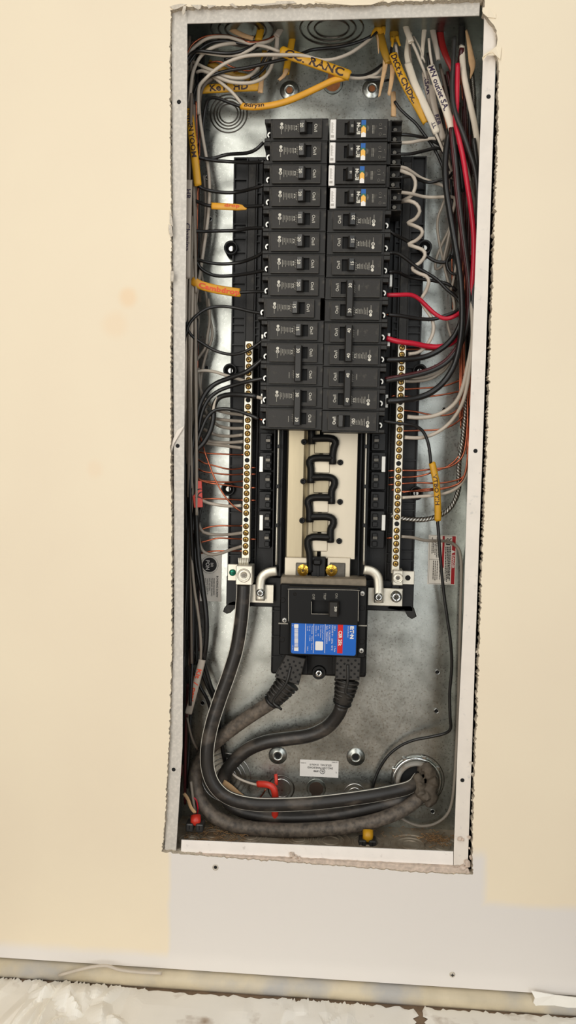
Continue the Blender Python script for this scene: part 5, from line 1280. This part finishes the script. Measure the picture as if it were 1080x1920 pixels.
# ---- wires of the upper left corner
gt = 'wires crossing the upper left corner'
for pts, d, mt, lab_ in (
  ([(347, 150, .040), (350, 118, .040), (358, 96, .040), (370, 84, .040), (387, 73, .040), (406, 69, .040), (430, 70, .042), (453, 77, .042), (470, 82, .042), (486, 81, .044), (503, 78, .048), (514, 70, .055), (521, 58, .06)], 6, 'wire_white', 'white wire arching highest across the upper left corner'),
  ([(349, 105, .045), (360, 84, .045), (378, 71, .045), (400, 66, .045), (425, 66.5, .045), (448, 72, .043), (468, 79, .040), (490, 77, .044), (508, 71, .05), (520, 62, .056)], 3.4, 'copper', 'copper wire arching above the highest white wire'),
  ([(352, 122, .048), (364, 104, .046), (378, 90, .046), (396, 80, .046), (418, 77, .046), (445, 80, .046), (470, 84, .046), (495, 82, .048), (514, 72, .055)], 6, 'wire_black', 'black wire arching just under the highest white wire'),
  ([(354, 200, .042), (357, 172, .042), (361, 140, .042), (367, 122, .040), (376, 106, .040), (390, 94, .040), (408, 86, .040), (428, 82, .042), (450, 80, .05), (475, 70, .06)], 6.5, 'wire_white', 'white wire bending steeply down along the upper left flange'),
  ([(346, 135, .038), (352, 110, .036), (362, 98.5, .034), (376, 95.5, .032), (399, 98, .032), (428, 100, .032), (452, 96, .034), (468, 89, .038), (480, 84, .042)], 6, 'wire_black', 'black wire nearly level below the arches at upper left'),
  ([(348, 118, .036), (356, 102, .036), (366, 97, .035), (380, 98, .036), (400, 101.5, .036), (424, 104, .036), (446, 103, .036), (462, 97, .036), (475, 90, .038), (482, 85, .040), (500, 88, .042), (527, 98, .044)], 6, 'wire_white', 'white wire nearly level under the black one at upper left'),
  ([(372, 215, .046), (372, 185, .044), (374, 162, .040), (386, 147, .036), (404, 131, .032), (424, 118, .028), (446, 109, .026), (468, 104, .025), (498, 102.5, .025), (525, 103, .026), (552, 103, .028), (572, 105, .030), (590, 110, .032), (608, 113, .034), (630, 110, .038), (656, 100, .044), (680, 84, .05), (697, 70, .055)], 6.3, 'wire_white', 'long white wire swinging right across the top of the box'),
  ([(366, 230, .05), (367, 190, .046), (372, 166, .042), (388, 147, .038), (407, 138, .036), (430, 132, .036), (460, 127.5, .036), (490, 121, .036), (515, 115, .036), (545, 108, .038), (570, 99, .046), (588, 93, .050), (635, 88, .052), (668, 80, .052), (694, 69, .052), (713, 54, .055)], 6, 'wire_black', 'long black wire running across the top of the box'),
  ([(357, 114, .05), (370, 120, .05), (384, 127, .048), (400, 133, .044), (418, 141, .042), (436, 146, .042), (455, 146.5, .044), (470, 141, .048), (482, 130, .054), (496, 112, .060), (506, 85, .066)], 6.3, 'wire_white', 'white wire sagging in an s through the upper left corner'),
  ([(368, 136, .05), (378, 133, .048), (394, 138, .044), (412, 146, .040), (430, 153, .038), (452, 156, .038), (474, 154.5, .040), (492, 147, .044), (503, 136, .050), (512, 116, .056), (518, 80, .062)], 6.3, 'wire_white', 'white wire sagging lowest through the upper left corner'),
  ([(390, 138, .050), (404, 147, .046), (419, 159, .042), (432, 170, .040), (444, 183, .040), (455, 196, .040), (466, 200, .040)], 6, 'wire_white', 'white wire slanting into the lower yellow sleeve'),
  ([(381, 260, .060), (382, 225, .058), (386, 200, .054), (391, 187, .050), (399, 183, .047), (414, 186, .044), (434, 194, .042), (453, 200, .040), (466, 201, .040)], 6.2, 'wire_black', 'black wire hooking into the lower yellow sleeve'),
  ([(391, 118, .058), (405, 115, .056), (420, 118, .055), (436, 126, .056), (450, 129, .058)], 3, 'copper', 'short copper wire curling among the upper left wires, upper one'),
  ([(438, 135, .056), (452, 131, .055), (466, 133, .056), (480, 128, .058)], 3, 'copper', 'short copper wire curling among the upper left wires, lower one'),
  ([(352, 260, .052), (355, 215, .05), (357, 180, .05), (362, 150, .05)], 6, 'wire_dull', 'dull white wire climbing beside the upper left flange'),
  ([(420, 112, .055), (440, 106, .055), (460, 101, .056), (478, 92, .058), (492, 84, .06)], 5, 'wire_black', 'short black wire behind the level wires at upper left'),
  ([(470, 148, .05), (484, 140, .052), (496, 128, .054), (508, 112, .056)], 5.5, 'wire_black', 'short black wire under the s-shaped white wire'),
  ([(352, 225, .044), (352, 180, .046), (356, 150, .048), (364, 122, .052), (374, 106, .054)], 6.5, 'wire_black', 'black wire climbing the upper left flange'),
  ([(358, 260, .050), (360, 210, .05), (366, 170, .05), (378, 152, .05), (394, 142, .052)], 6.5, 'wire_black', 'black wire curling behind the long white wire at upper left'),
  ([(376, 240, .055), (374, 200, .052), (378, 170, .05), (388, 155, .05), (402, 146, .052)], 6, 'wire_dull', 'dull white wire shadowing the long white one at upper left'),
  ([(652, 140, .040), (665, 143, .044), (685, 141, .050), (702, 132, .058), (716, 122, .066)], 6, 'wire_black', 'black wire leaving the right end of the range sleeve'),
  ([(652, 145, .040), (672, 147, .046), (692, 144, .052), (708, 137, .058), (718, 126, .066)], 6, 'wire_white', 'white wire leaving the right end of the range sleeve'),
  ([(676, 146, .055), (695, 150, .058), (715, 152, .060), (730, 150, .062)], 4.5, 'wire_black', 'short black wire below the range sleeve wires'),
  ([(686, 145, .05), (705, 145, .054), (725, 143, .06)], 4, 'wire_white', 'short white wire end below the range sleeve wires'),
  ([(487, 125, .05), (505, 97, .052), (525, 96, .05), (530, 98, .048)], 5, 'wire_black', 'black wire entering the left end of the range sleeve'),
  ([(740, 190, .056), (748, 202, .056), (762, 216, .056), (780, 232, .056), (795, 252, .056), (810, 272, .056), (825, 300, .058), (836, 330, .062)], 5.5, 'wire_black', 'black wire trailing from the slanted yellow sleeve'),
  ([(734, 90, .055), (733, 100, .050), (735, 110, .046)], 5.5, 'wire_black', 'short black wire above the slanted yellow sleeve'),
  ([(742, 84, .054), (744, 98, .050), (745, 108, .046)], 5, 'wire_white', 'short white wire above the slanted yellow sleeve'),
  ([(772, 78, .048), (780, 95, .050), (788, 115, .052), (796, 135, .054), (800, 150, .056)], 5.5, 'wire_white', 'white wire emerging from the upper white sleeve'),
  ([(775, 68, .055), (786, 88, .055), (793, 108, .056), (797, 118, .058)], 3.5, 'wire_white', 'thin pale thread beside the upper white sleeve'),
  ([(768, 82, .058), (770, 110, .058), (775, 140, .060), (782, 160, .064)], 4, 'wire_dull', 'thin dull wire behind the upper white sleeve'),
  ([(804, 72, .044), (806, 95, .046), (809, 115, .048), (812, 130, .048)], 5, 'wire_white', 'short white wire above the outlet sleeve'),
  ([(802, 100, .052), (804, 120, .052), (807, 140, .052)], 6, 'wire_black', 'short black wire above the outlet sleeve'),
  ([(816, 248, .048), (822, 262, .050), (830, 280, .052), (840, 300, .056), (850, 330, .06)], 5.5, 'wire_white', 'white wire leaving the plain white sleeve on the right'),
  ([(818, 256, .050), (826, 275, .052), (836, 296, .056), (846, 320, .06)], 5.5, 'wire_black', 'black wire leaving the plain white sleeve on the right'),
  ([(853, 268, .040), (858, 290, .042), (864, 320, .046), (868, 360, .05)], 8, 'wire_black', 'black wire leaving the outlet sleeve'),
  ([(866, 90, .04), (862, 120, .044), (858, 150, .048)], 9, 'wire_maroon', 'dark red wire at the top right beside the paper strip')):
    W(pts, d, mt, lab_, gt if mt != 'copper' else None)

# ================================================================== CABLE SLEEVES
def sleeve(pts, wpx, mat, label, words=None, ink='marker', h=.62, start=.06, stretch=1.0, depth=.45, bold=.02, taper=None, y=None, jag=.0012, name='cable_sleeve', cat='sleeve', group=None, shear=0, shift=0):
    if y is not None: pts = [(p[0], p[1], p[2] if len(p) > 2 else y) for p in pts]
    path = spline(pp(pts), .003) if len(pts) > 2 else [P(*pts[0]).lerp(P(*pts[1]), k/8) for k in range(9)]
    F = frames(path, True); a = wpx*.5*.00064; b = a*depth
    if not words:
        return ob(name, sweep(F, a, b, 10, taper=taper, jag=jag), mat, label=label, cat=cat, group=group)
    T = thing(name, path[0], label, cat, group)
    ob('jacket', sweep(F, a, b, 12, taper=taper, jag=jag), mat, T)
    S = sum((F[i][0]-F[i-1][0]).length for i in range(1, len(F)))
    for wd_, st in (words if isinstance(words, list) else [(words, start)]):
        text_path(wd_, ink, F, a, b, a*2*h, S*st, T, bold, stretch, shift*a, shear)
    return T
sleeve([(527, 95, .036), (545, 103, .034), (575, 113, .032), (610, 125, .032), (640, 136, .034), (656, 142, .036)], 19, 'jacket_yellow', 'yellow sleeve marked in black slanting across the top center', 'GCI RANC', h=.72, start=.08, stretch=1.25, bold=.03)
sleeve([(453, 199, .040), (475, 201, .038), (505, 198, .036), (535, 191, .034), (565, 179, .034), (595, 165, .034), (625, 151, .036), (648, 145, .038)], 12, 'jacket_orange', 'long bent yellow sleeve below the range sleeve', 'Bdrysn', h=.6, start=.03, stretch=1.4, depth=.8, shift=.3)
sleeve([(376, 168, .056), (400, 166, .056), (440, 164, .056), (487, 162, .056)], 17, 'jacket_yellow', 'yellow sleeve reading KeY HD at upper left', 'KeY  HD', h=.66, start=.16, stretch=1.25, bold=.03)
sleeve([(392, 118, .062), (412, 128, .062), (440, 140, .062), (470, 146, .062)], 13, 'jacket_olive', 'dull yellow sleeve hidden among the upper left wires')
sleeve([(491, 40, .058), (488, 60, .052), (484, 76, .048)], 14, 'jacket_yellow', 'yellow cable jacket hanging from the top wall, left one', depth=.5)
sleeve([(497, 95, .062), (494, 120, .062), (491, 150, .062)], 12, 'jacket_olive', 'olive yellow jacket strip behind the upper left wires')
sleeve([(490, 148, .056), (489, 162, .054), (488, 175, .052)], 10, 'paper_filler', 'tan paper filler tip below the KeY HD sleeve', name='paper_filler', cat='paper')
sleeve([(549, 68, .076), (545, 90, .072), (540, 115, .068), (536, 138, .064)], 13, 'jacket_yellow', 'yellow cable jacket hanging behind the range sleeve')
sleeve([(538, 130, .064), (532, 142, .06), (523, 150, .058)], 10, 'paper_filler', 'tan filler tip of the jacket behind the range sleeve', name='paper_filler', cat='paper', taper=lambda t: 1-.5*t)
sleeve([(427, 45, .060), (436, 56, .052), (455, 66, .046), (474, 72, .044)], 12, 'paper_filler', 'tan paper strip bending left of the hanging yellow jacket', name='paper_filler', cat='paper', taper=lambda t: 1-.35*t)
sleeve([(535, 40, .060), (527, 54, .054), (518, 68, .050)], 12, 'jacket_grey', 'grey white jacket end from the top wall, left of center')
sleeve([(520, 66, .052), (519, 88, .054), (517, 112, .058)], 8, 'jacket_grey', 'grey white jacket strip hanging left of center')
# right-hand top cluster
sleeve([(716, 38, .060), (714, 48, .056), (711, 58, .052)], 20, 'jacket_yellow', 'yellow jacket stub with a split end, left of two at top right')
for pts, lb in (([(707, 52, .052), (700, 60, .048), (696, 67, .046)], 'left'), ([(719, 50, .050), (721, 58, .046), (721, 64, .044)], 'right')):
    sleeve(pts, 8, 'jacket_yellow', 'pointed yellow prong of the split jacket, %s one' % lb, taper=lambda t: 1-.85*t)
sleeve([(711, 60, .058), (716, 80, .054), (722, 100, .050), (729, 118, .048)], 17, 'jacket_olive', 'olive yellow jacket strip hanging at the top right of center', taper=lambda t: 1-.25*t)
sleeve([(708, 64, .056), (709, 82, .052), (710, 100, .05)], 5, 'paper_filler', 'thin tan strip beside the olive jacket', name='paper_filler', cat='paper', taper=lambda t: 1-.7*t)
sleeve([(724, 108, .052), (721, 130, .048), (716, 155, .046), (711, 181, .046)], 11, 'paper_filler', 'long tan paper filler strip, left of the slanted yellow sleeve', name='paper_filler', cat='paper', taper=lambda t: 1-.65*t)
sleeve([(736, 118, .054), (736, 135, .050), (733, 158, .048), (729, 178, .048)], 11, 'paper_filler', 'tan filler strip with grey tip beside the slanted yellow sleeve', name='paper_filler', cat='paper', taper=lambda t: 1-.45*t)
sleeve([(737, 172, .062), (738, 195, .060), (738, 219, .056)], 9.5, 'paper_filler', 'tan filler strip hanging straight above the top right breaker', name='paper_filler', cat='paper')
sleeve([(738, 46, .066), (739, 62, .062), (740, 76, .058)], 17, 'jacket_olive', 'olive yellow jacket stub, right of two at top right')
for pts, lb in (([(736, 70, .058), (736, 80, .054), (735, 87, .052)], 'left'), ([(744, 68, .056), (747, 78, .052), (750, 86, .050)], 'right')):
    sleeve(pts, 7, 'jacket_yellow', 'yellow prong of the olive jacket stub, %s one' % lb, taper=lambda t: 1-.5*t)
sleeve([(737, 102, .044), (743, 118, .042), (751, 138, .040), (761, 160, .040), (773, 182, .042), (787, 206, .046), (800, 230, .050)], 15.5, 'jacket_yellow', 'slanted yellow sleeve with black letters at upper right', 'DtCt x CNDx..', h=.66, start=.02, stretch=1.05, bold=.03)
sleeve([(757, 36, .056), (762, 54, .050), (767, 68, .046), (771, 79, .044)], 11, 'jacket_white', 'white cable jacket hanging from the top wall, upper right')
sleeve([(771, 38, .066), (767, 70, .064), (763, 100, .060), (766, 124, .056)], 10, 'jacket_white', 'narrow printed white jacket strip behind the hanging white jacket', 'NM', ink='ink_soft', h=.4, start=.35)
sleeve([(765, 120, .054), (770, 135, .050), (777, 156, .046), (788, 180, .044), (800, 206, .044), (811, 230, .046), (819, 249, .048)], 14, 'jacket_white', 'plain white sleeve slanting beside the yellow lettered sleeve', [('.LL', .86)], ink='marker_violet', h=.5)
sleeve([(798, 40, .062), (795, 62, .058), (793, 85, .056), (791, 112, .056)], 10, 'jacket_white', 'white jacket strip above the outlet sleeve, left one', taper=lambda t: 1-.4*t)
sleeve([(808, 40, .064), (813, 65, .058), (818, 90, .056), (822, 112, .056)], 12, 'jacket_grey', 'white jacket strip above the outlet sleeve, right one', taper=lambda t: 1-.3*t)
sleeve([(806, 34, .058), (806, 48, .054)], 17, 'jacket_grey', 'grey tape wrapped at the top of the white jackets', depth=.5)
sleeve([(807, 124, .040), (814, 143, .036), (822, 166, .034), (831, 190, .032), (840, 216, .032), (848, 242, .034), (854, 270, .038)], 14.5, 'jacket_white', 'white sleeve with MN outlet SA written on it', 'MN outlet SA.', ink='marker_violet', h=.68, start=.02, stretch=1.1, bold=.025)
sleeve([(810, 160, .052), (812, 185, .050), (818, 215, .050), (825, 240, .050), (832, 262, .052)], 12, 'jacket_grey', 'grey white sleeve lettered REB between the labelled sleeves', [('REB', .55)], ink='marker_violet', h=.62, stretch=1.1, bold=.03)
sleeve([(797, 136, .058), (801, 160, .056), (806, 185, .056), (812, 208, .056)], 13, 'jacket_grey', 'grey white sleeve lettered KSAA behind the plain white sleeve', 'KSAA', ink='marker_violet', h=.6, start=.15, stretch=1.2, bold=.03)
sleeve([(824, 60, .066), (828, 80, .062), (836, 104, .056), (846, 126, .054), (852, 140, .054)], 15, 'jacket_red_dark', 'dark red cable jacket slanting at the top right', taper=lambda t: 1-.45*t)
sleeve([(868, 28, .060), (866, 55, .054), (865, 88, .048)], 13, 'wire_black_soft', 'black cable jacket entering at the top right corner', depth=.7)
sleeve([(866, 86, .044), (867, 110, .040), (870, 140, .036), (877, 175, .034), (885, 210, .034), (892, 245, .034), (897, 285, .036), (899, 330, .04)], 11, 'jacket_white', 'long white cable jacket beside the right flange', depth=.6)
sleeve([(874, 56, .046), (879, 80, .042), (884, 110, .040), (886, 128, .040), (882, 146, .042)], 12, 'paper_filler', 'tan paper strip curling at the top right corner', name='paper_filler', cat='paper', taper=lambda t: .35+1.0*t if t < .7 else 1.05-1.2*(t-.7)*2.4)
# left side sleeves
sleeve([(354, 206, .040), (357.5, 230, .034), (361, 260, .028), (364.5, 290, .026), (368, 320, .027), (371, 348, .030)], 14.5, 'jacket_yellow', 'yellow sleeve with black letters hanging along the left flange', 'INMEN YOOM', h=.62, start=.03, stretch=1.2, bold=.02)
sleeve([(354.5, 338, .018), (353.5, 380, .015), (352.5, 430, .013), (351.5, 480, .013), (351, 522, .013)], 12.5, 'jacket_grey', 'grey white sleeve reading HR along the left flange', [('HR', .10), ('Chainina', .45)], ink='marker_violet', h=.72, stretch=1.15, bold=.01)
sleeve([(396, 386, .046), (415, 387, .044), (435, 388, .044), (452, 389, .044), (463, 391, .044)], 12.5, 'jacket_orange', 'short split yellow sleeve with a red mark on the fourth left wire', 'drop', ink='red_ink', h=.5, start=.38, stretch=1.7, shift=.35, taper=lambda t: 1-.55*max(0, t-.75)*4)
sleeve([(361, 526, .036), (375, 534, .036), (395, 540, .038), (415, 544, .040), (435, 547, .042), (450, 549, .044)], 16.5, 'jacket_orange', 'curved yellow sleeve with orange handwriting on the eighth left wire', [('Camb', .16), ('drop', .62)], ink='red_ink', h=.56, stretch=1.35, bold=.03)
sleeve([(379, 1238, .048), (374, 1258, .046), (367, 1285, .044), (360, 1312, .044), (353, 1338, .044)], 14, 'jacket_grey', 'grey white tube with red handwriting at lower left', [('Kit', .16), ('/', .40), ('oenic', .50)], ink='red_ink', h=.62, stretch=1.3, bold=.03)
sleeve([(810, 868, .050), (814, 885, .048), (818, 905, .048), (820, 930, .050), (821, 955, .052), (821, 976, .054)], 13, 'jacket_yellow', 'yellow sleeve with black letters hanging on the right back wall', 'VTBO YIH', h=.58, start=.2, stretch=1.25, depth=.8, shift=-.15)
# red tape flag and lower red pieces
TF = thing('tape_flag', P(372, 950, .04), 'red tape flag with black pen marks on the left bundle', 'tape')
m = MB(); m.poly([pxz(x, y, .036) for x, y in ((368, 901), (378, 902), (380, 951), (364, 952), (361, 930), (366, 927))], .036, .0375, bev=.0003); ob('flag', m.mesh('flag'), 'tape_red', TF)
for (x, y, r) in ((373, 918, -60), (376, 924, -50), (374, 933, -95)):
    k = text('(', 'ink', P(x, y, .0355), .006, r, TF, .03, False)
sleeve([(484, 1470, .070), (500, 1471, .066), (512, 1477, .064), (516, 1492, .064), (516, 1510, .066), (515, 1545, .070)], 14, 'tape_red', 'red cable jacket elbow in front of the bottom back wall', depth=.7)
sleeve([(517, 1452, .068), (518, 1462, .066), (518, 1470, .066)], 7, 'tape_red', 'small red prong standing above the red elbow', depth=.7)
W([(430, 1445, .082), (445, 1458, .080), (462, 1466, .078), (480, 1471, .074), (496, 1473, .070)], 5, 'wire_white', 'white wire running into the red elbow jacket')
W([(425, 1440, .084), (440, 1455, .084), (460, 1463, .082), (480, 1465, .08), (500, 1466, .076)], 4.5, 'wire_black', 'black wire running into the red elbow jacket')
W([(498, 1480, .075), (492, 1490, .078), (482, 1500, .08), (470, 1506, .082)], 3, 'copper', 'short dull copper wire left of the red elbow')
W([(480, 1530, .080), (520, 1533, .08), (570, 1530, .08), (610, 1526, .08), (640, 1520, .082)], 3, 'copper', 'red brown copper wire lying behind the bottom feeders')
sleeve([(418, 1466, .070), (432, 1476, .068), (448, 1490, .07), (462, 1500, .074)], 12, 'paper_filler', 'crumpled tan paper filler behind the striped feeder', name='paper_filler', cat='paper')
sleeve([(470, 1520, .07), (472, 1535, .07), (473, 1550, .07)], 9, 'jacket_grey', 'grey jacket stub under the feeders at bottom left')
# connectors on the bottom wall
def connector(px, py, y, body_mat, lab, tall):
    T = thing('cable_connector', P(px, py, y), lab, 'connector'); c = P(px, py, y)
    for dx in (-.0062, .0062):
        m = MB(); m.box(c.x+dx-.0048, c.x+dx+.0048, y-.006, y+.010, c.z-.007, c.z+.004, .0018, 2); f = ob('clamp_foot', m.mesh('clamp_foot'), 'wire_black_soft', T)
        m = MB(); m.box(c.x+dx-.0006, c.x+dx+.0006, y-.0064, y-.0058, c.z-.003, c.z+.002); ob('slot', m.mesh('slot'), 'pit', f)
    ob('cable_stub', sweep(frames(pp([(px, py-2, y), (px+1, py-tall*.5, y), (px+1, py-tall, y+.004)]), True), .0066, .0045, 10), body_mat, T)
connector(366, 1547, .030, 'tape_red', 'red cable in a grey clamp connector on the bottom left floor of the box', 18)
connector(689, 1578, .045, 'jacket_yellow', 'yellow cable in a dark clamp connector on the bottom of the box', 22)
sleeve([(345, 1488, .04), (352, 1498, .038), (358, 1514, .038), (366, 1524, .036)], 7, 'paper_filler', 'frayed tan filler strip at the bottom left connector', name='paper_filler', cat='paper')
# shavings in the bottom of the box
bm = bmesh.new(); rnd = random.Random(77)
def curl(x, y, z, L, a, w_):
    n = 5; t0 = rnd.uniform(0, 6.3); A = []
    for k in range(n+1):
        s_ = k/n; q = Vector((x+L*s_*math.cos(a), y+L*s_*math.sin(a), z+.0016+.0025*abs(math.sin(t0+s_*3))))
        A.append((bm.verts.new(q+Vector((0, 0, w_))), bm.verts.new(q-Vector((0, 0, w_*.5)))))
    for p, q in zip(A, A[1:]): bm.faces.new((p[0], q[0], q[1], p[1]))
xa = P(350, 1560, .05).x; xb = P(470, 1560, .05).x; xc = P(800, 1560, .06).x; xd = P(850, 1560, .06).x
for k in range(260): curl(rnd.uniform(xa, xb), rnd.uniform(.015, .09), ZL, rnd.uniform(.003, .010), rnd.uniform(0, 6.3), .0005)
for k in range(120): curl(rnd.gauss((xc+xd)/2, .010), rnd.gauss(.060, .008), ZL, rnd.uniform(.003, .010), rnd.uniform(0, 6.3), .0006)
for k in range(150): curl(rnd.uniform(xb, xc), rnd.uniform(.06, .093), ZL, rnd.uniform(.002, .007), rnd.uniform(0, 6.3), .0004)
me = bpy.data.meshes.new('wood_shavings'); bm.to_mesh(me); bm.free()
ob('wood_shavings', me, 'shaving', kind='stuff', label='brown wood shavings and dust strewn in the bottom of the box', cat='shavings')

# ================================================================== STICKERS
def sticker(corners, mat, label, name='sticker'):
    """rectangle on the back wall from its pixel corners"""
    x0, z0 = pxz(corners[0], corners[3], YB); x1, z1 = pxz(corners[2], corners[1], YB)
    T = thing(name, ((x0+x1)/2, YB-.0006, (z0+z1)/2), label, 'sticker')
    m = MB(); m.box(x0, x1, YB-.0007, YB-.0002, z0, z1); ob('backing', m.mesh('backing'), mat, T)
    return T, x0, x1, z0, z1
SY = YB-.0010
# danger sticker
T, x0, x1, z0, z1 = sticker((801, 1004, 856, 1095), 'grey_label', 'grey and red danger warning sticker on the right of the back wall')
def sp_(u0, v0, u1, v1, mat, name, d=.0001): 
    m = MB(); m.box(x0+(x1-x0)*u0, x0+(x1-x0)*u1, YB-.0008-d, YB-.0007, z1-(z1-z0)*v1, z1-(z1-z0)*v0); return ob(name, m.mesh(name), mat, T)
def st(body, u, v, h, wdt=None, mat='ink', rot=-90, bold=0):
    return text(body, mat, (x0+(x1-x0)*u-T.location.x, SY-T.location.y, z1-(z1-z0)*v-T.location.z), h, rot, T, bold, True, wdt)
sp_(.85, .02, .975, .985, 'danger_red', 'red_band'); sp_(.50, .02, .575, .66, 'danger_red', 'red_band')
sp_(.06, .012, .96, .018, 'ink_soft', 'border'); sp_(.06, .982, .84, .988, 'ink_soft', 'border'); sp_(.035, .012, .045, .985, 'ink_soft', 'border'); sp_(.05, .49, .47, .497, 'ink_soft', 'rule'); sp_(.60, .195, .83, .20, 'ink_soft', 'rule')
text('DANGER', 'white_label', (x0+(x1-x0)*.912-T.location.x, SY-T.location.y, z1-(z1-z0)*.53-T.location.z), .0030, -90, T, .02, True, .017)
m = MB(); cx, cz = x0+(x1-x0)*.905, z1-(z1-z0)*.33; m.poly([(cx-.0020, cz+.0022), (cx+.0026, cz), (cx-.0020, cz-.0022)], SY, SY+.0002); ob('warning_triangle', m.mesh('warning_triangle'), 'white_label', T)
cx, cz = x0+(x1-x0)*.72, z1-(z1-z0)*.08; m = MB()
for a, b in (((-.0030, .0022), (-.0010, .0006)), ((-.0010, .0006), (.0004, .0020)), ((.0004, .0020), (.0030, -.0006))): pass
ob('arc_symbol', sweep(frames([Vector((cx-.003, SY, cz-.001)), Vector((cx-.001, SY, cz+.001)), Vector((cx+.001, SY, cz-.0012)), Vector((cx+.0032, SY, cz+.0016))], True), .0005, .0002, 6), 'ink', T)
m = MB(); m.poly([(cx-.004, cz-.0052), (cx+.002, cz-.0060), (cx+.002, cz-.0072), (cx-.003, cz-.0070)], SY, SY+.0002); ob('hand_symbol', m.mesh('hand_symbol'), 'ink', T)
def fine(u, v0, v1, mat='ink_soft', wd=.0007, seed=1):
    rnd = random.Random(seed); m = MB(); v = v0
    while v < v1:
        d = rnd.uniform(.012, .05); a = x0+(x1-x0)*u; m.box(a-wd, a+wd, SY, SY+.0002, z1-(z1-z0)*min(v+d, v1), z1-(z1-z0)*v); v += d+.008
    ob('fine_print', m.mesh('fine_print'), mat, T)
for i, (u, a, b, mt) in enumerate(((.13, .05, .38, 'ink_soft'), (.18, .14, .36, 'ink_soft'), (.24, .12, .40, 'ink_soft'), (.30, .05, .46, 'ink_soft'), (.36, .10, .46, 'ink_soft'), (.20, .52, .90, 'ink_soft'), (.27, .52, .92, 'ink_soft'), (.34, .52, .90, 'ink_soft'), (.43, .60, .90, 'ink_soft'), (.63, .23, .92, 'ink'), (.69, .23, .94, 'ink'), (.74, .23, .88, 'ink'), (.79, .22, .92, 'ink'))): fine(u, a, b, mt, .0006, i)
# bonding sticker
T, x0, x1, z0, z1 = sticker((371, 1039, 416, 1126.5), 'grey_label', 'grey bonding screw sticker with a round black BR PON badge at left')
cx, cz = P(393, 1059, SY).x, P(393, 1059, SY).z
m = MB(); m.lathe(cx, cz, [(0, SY), (.0094, SY)], 32); ob('black_disc', m.mesh('black_disc'), 'ink', T)
m = MB()
for k in range(40):
    a = 2*math.pi*k/40; m.lathe(cx+.0112*math.cos(a), cz+.0112*math.sin(a), [(0, SY), (.00045, SY)], 6)
ob('dotted_ring', m.mesh('dotted_ring'), 'ink', T)
def tt(body, px, py, h, mat='ink', wd=None, bold=0): return text(body, mat, P(px, py, SY-.0002)-T.location, h, -90, T, bold, True, wd)
tt('BR', 397.5, 1059.5, .0036, 'white_label'); tt('PON', 389.5, 1059.5, .0050, 'white_label', .0125, .02)
tt('BONDING SCREW', 407.5, 1100, .0026, wd=.028, bold=.01)
for i, l in enumerate(('WHEN REQUIRED', 'TO BOND GROUND', 'AND NEUTRAL', 'THREAD SCREW M', 'INTO CASE WITH 40', 'IN LBS OF TOR.')):
    tt(l, 401.2-i*4.1, (1100, 1101, 1096, 1099, 1102, 1099)[i], .0020, wd=(.0225, .024, .0175, .021, .025, .0215)[i])
tt('NEUTRAL', 373.5, 1113, .0024, 'ink', .016)
# listing sticker, upside down
T, x0, x1, z0, z1 = sticker((562, 1427, 635, 1454.5), 'white_label', 'small white listing sticker fixed upside down low on the back wall')
def tu(body, px, py, h, wd=None, bold=0): return text(body, 'ink', P(px, py, SY-.0002)-T.location, h, 180, T, bold, True, wd)
tu('ENCLOSED PANELBOARD', 600, 1440, .0026, .033); tu('ISSUE NO.  0147619', 601, 1434.5, .0026, .028); tu('LISTED', 592.5, 1446, .0020, .007, .03); tu('L', 630, 1449, .0022); tu('E 33977', 627, 1429.5, .0012, .007); tu('30-8035', 569, 1430.5, .0012, .007)
cx, cz = P(604.5, 1446.5, SY).x, P(604.5, 1446.5, SY).z
m = MB(); m.lathe(cx, cz, [(.0029, SY), (.0035, SY)], 24); ob('mark_ring', m.mesh('mark_ring'), 'ink', T)
tu('UL', 604.5, 1446.5, .0026, .0034, .02)
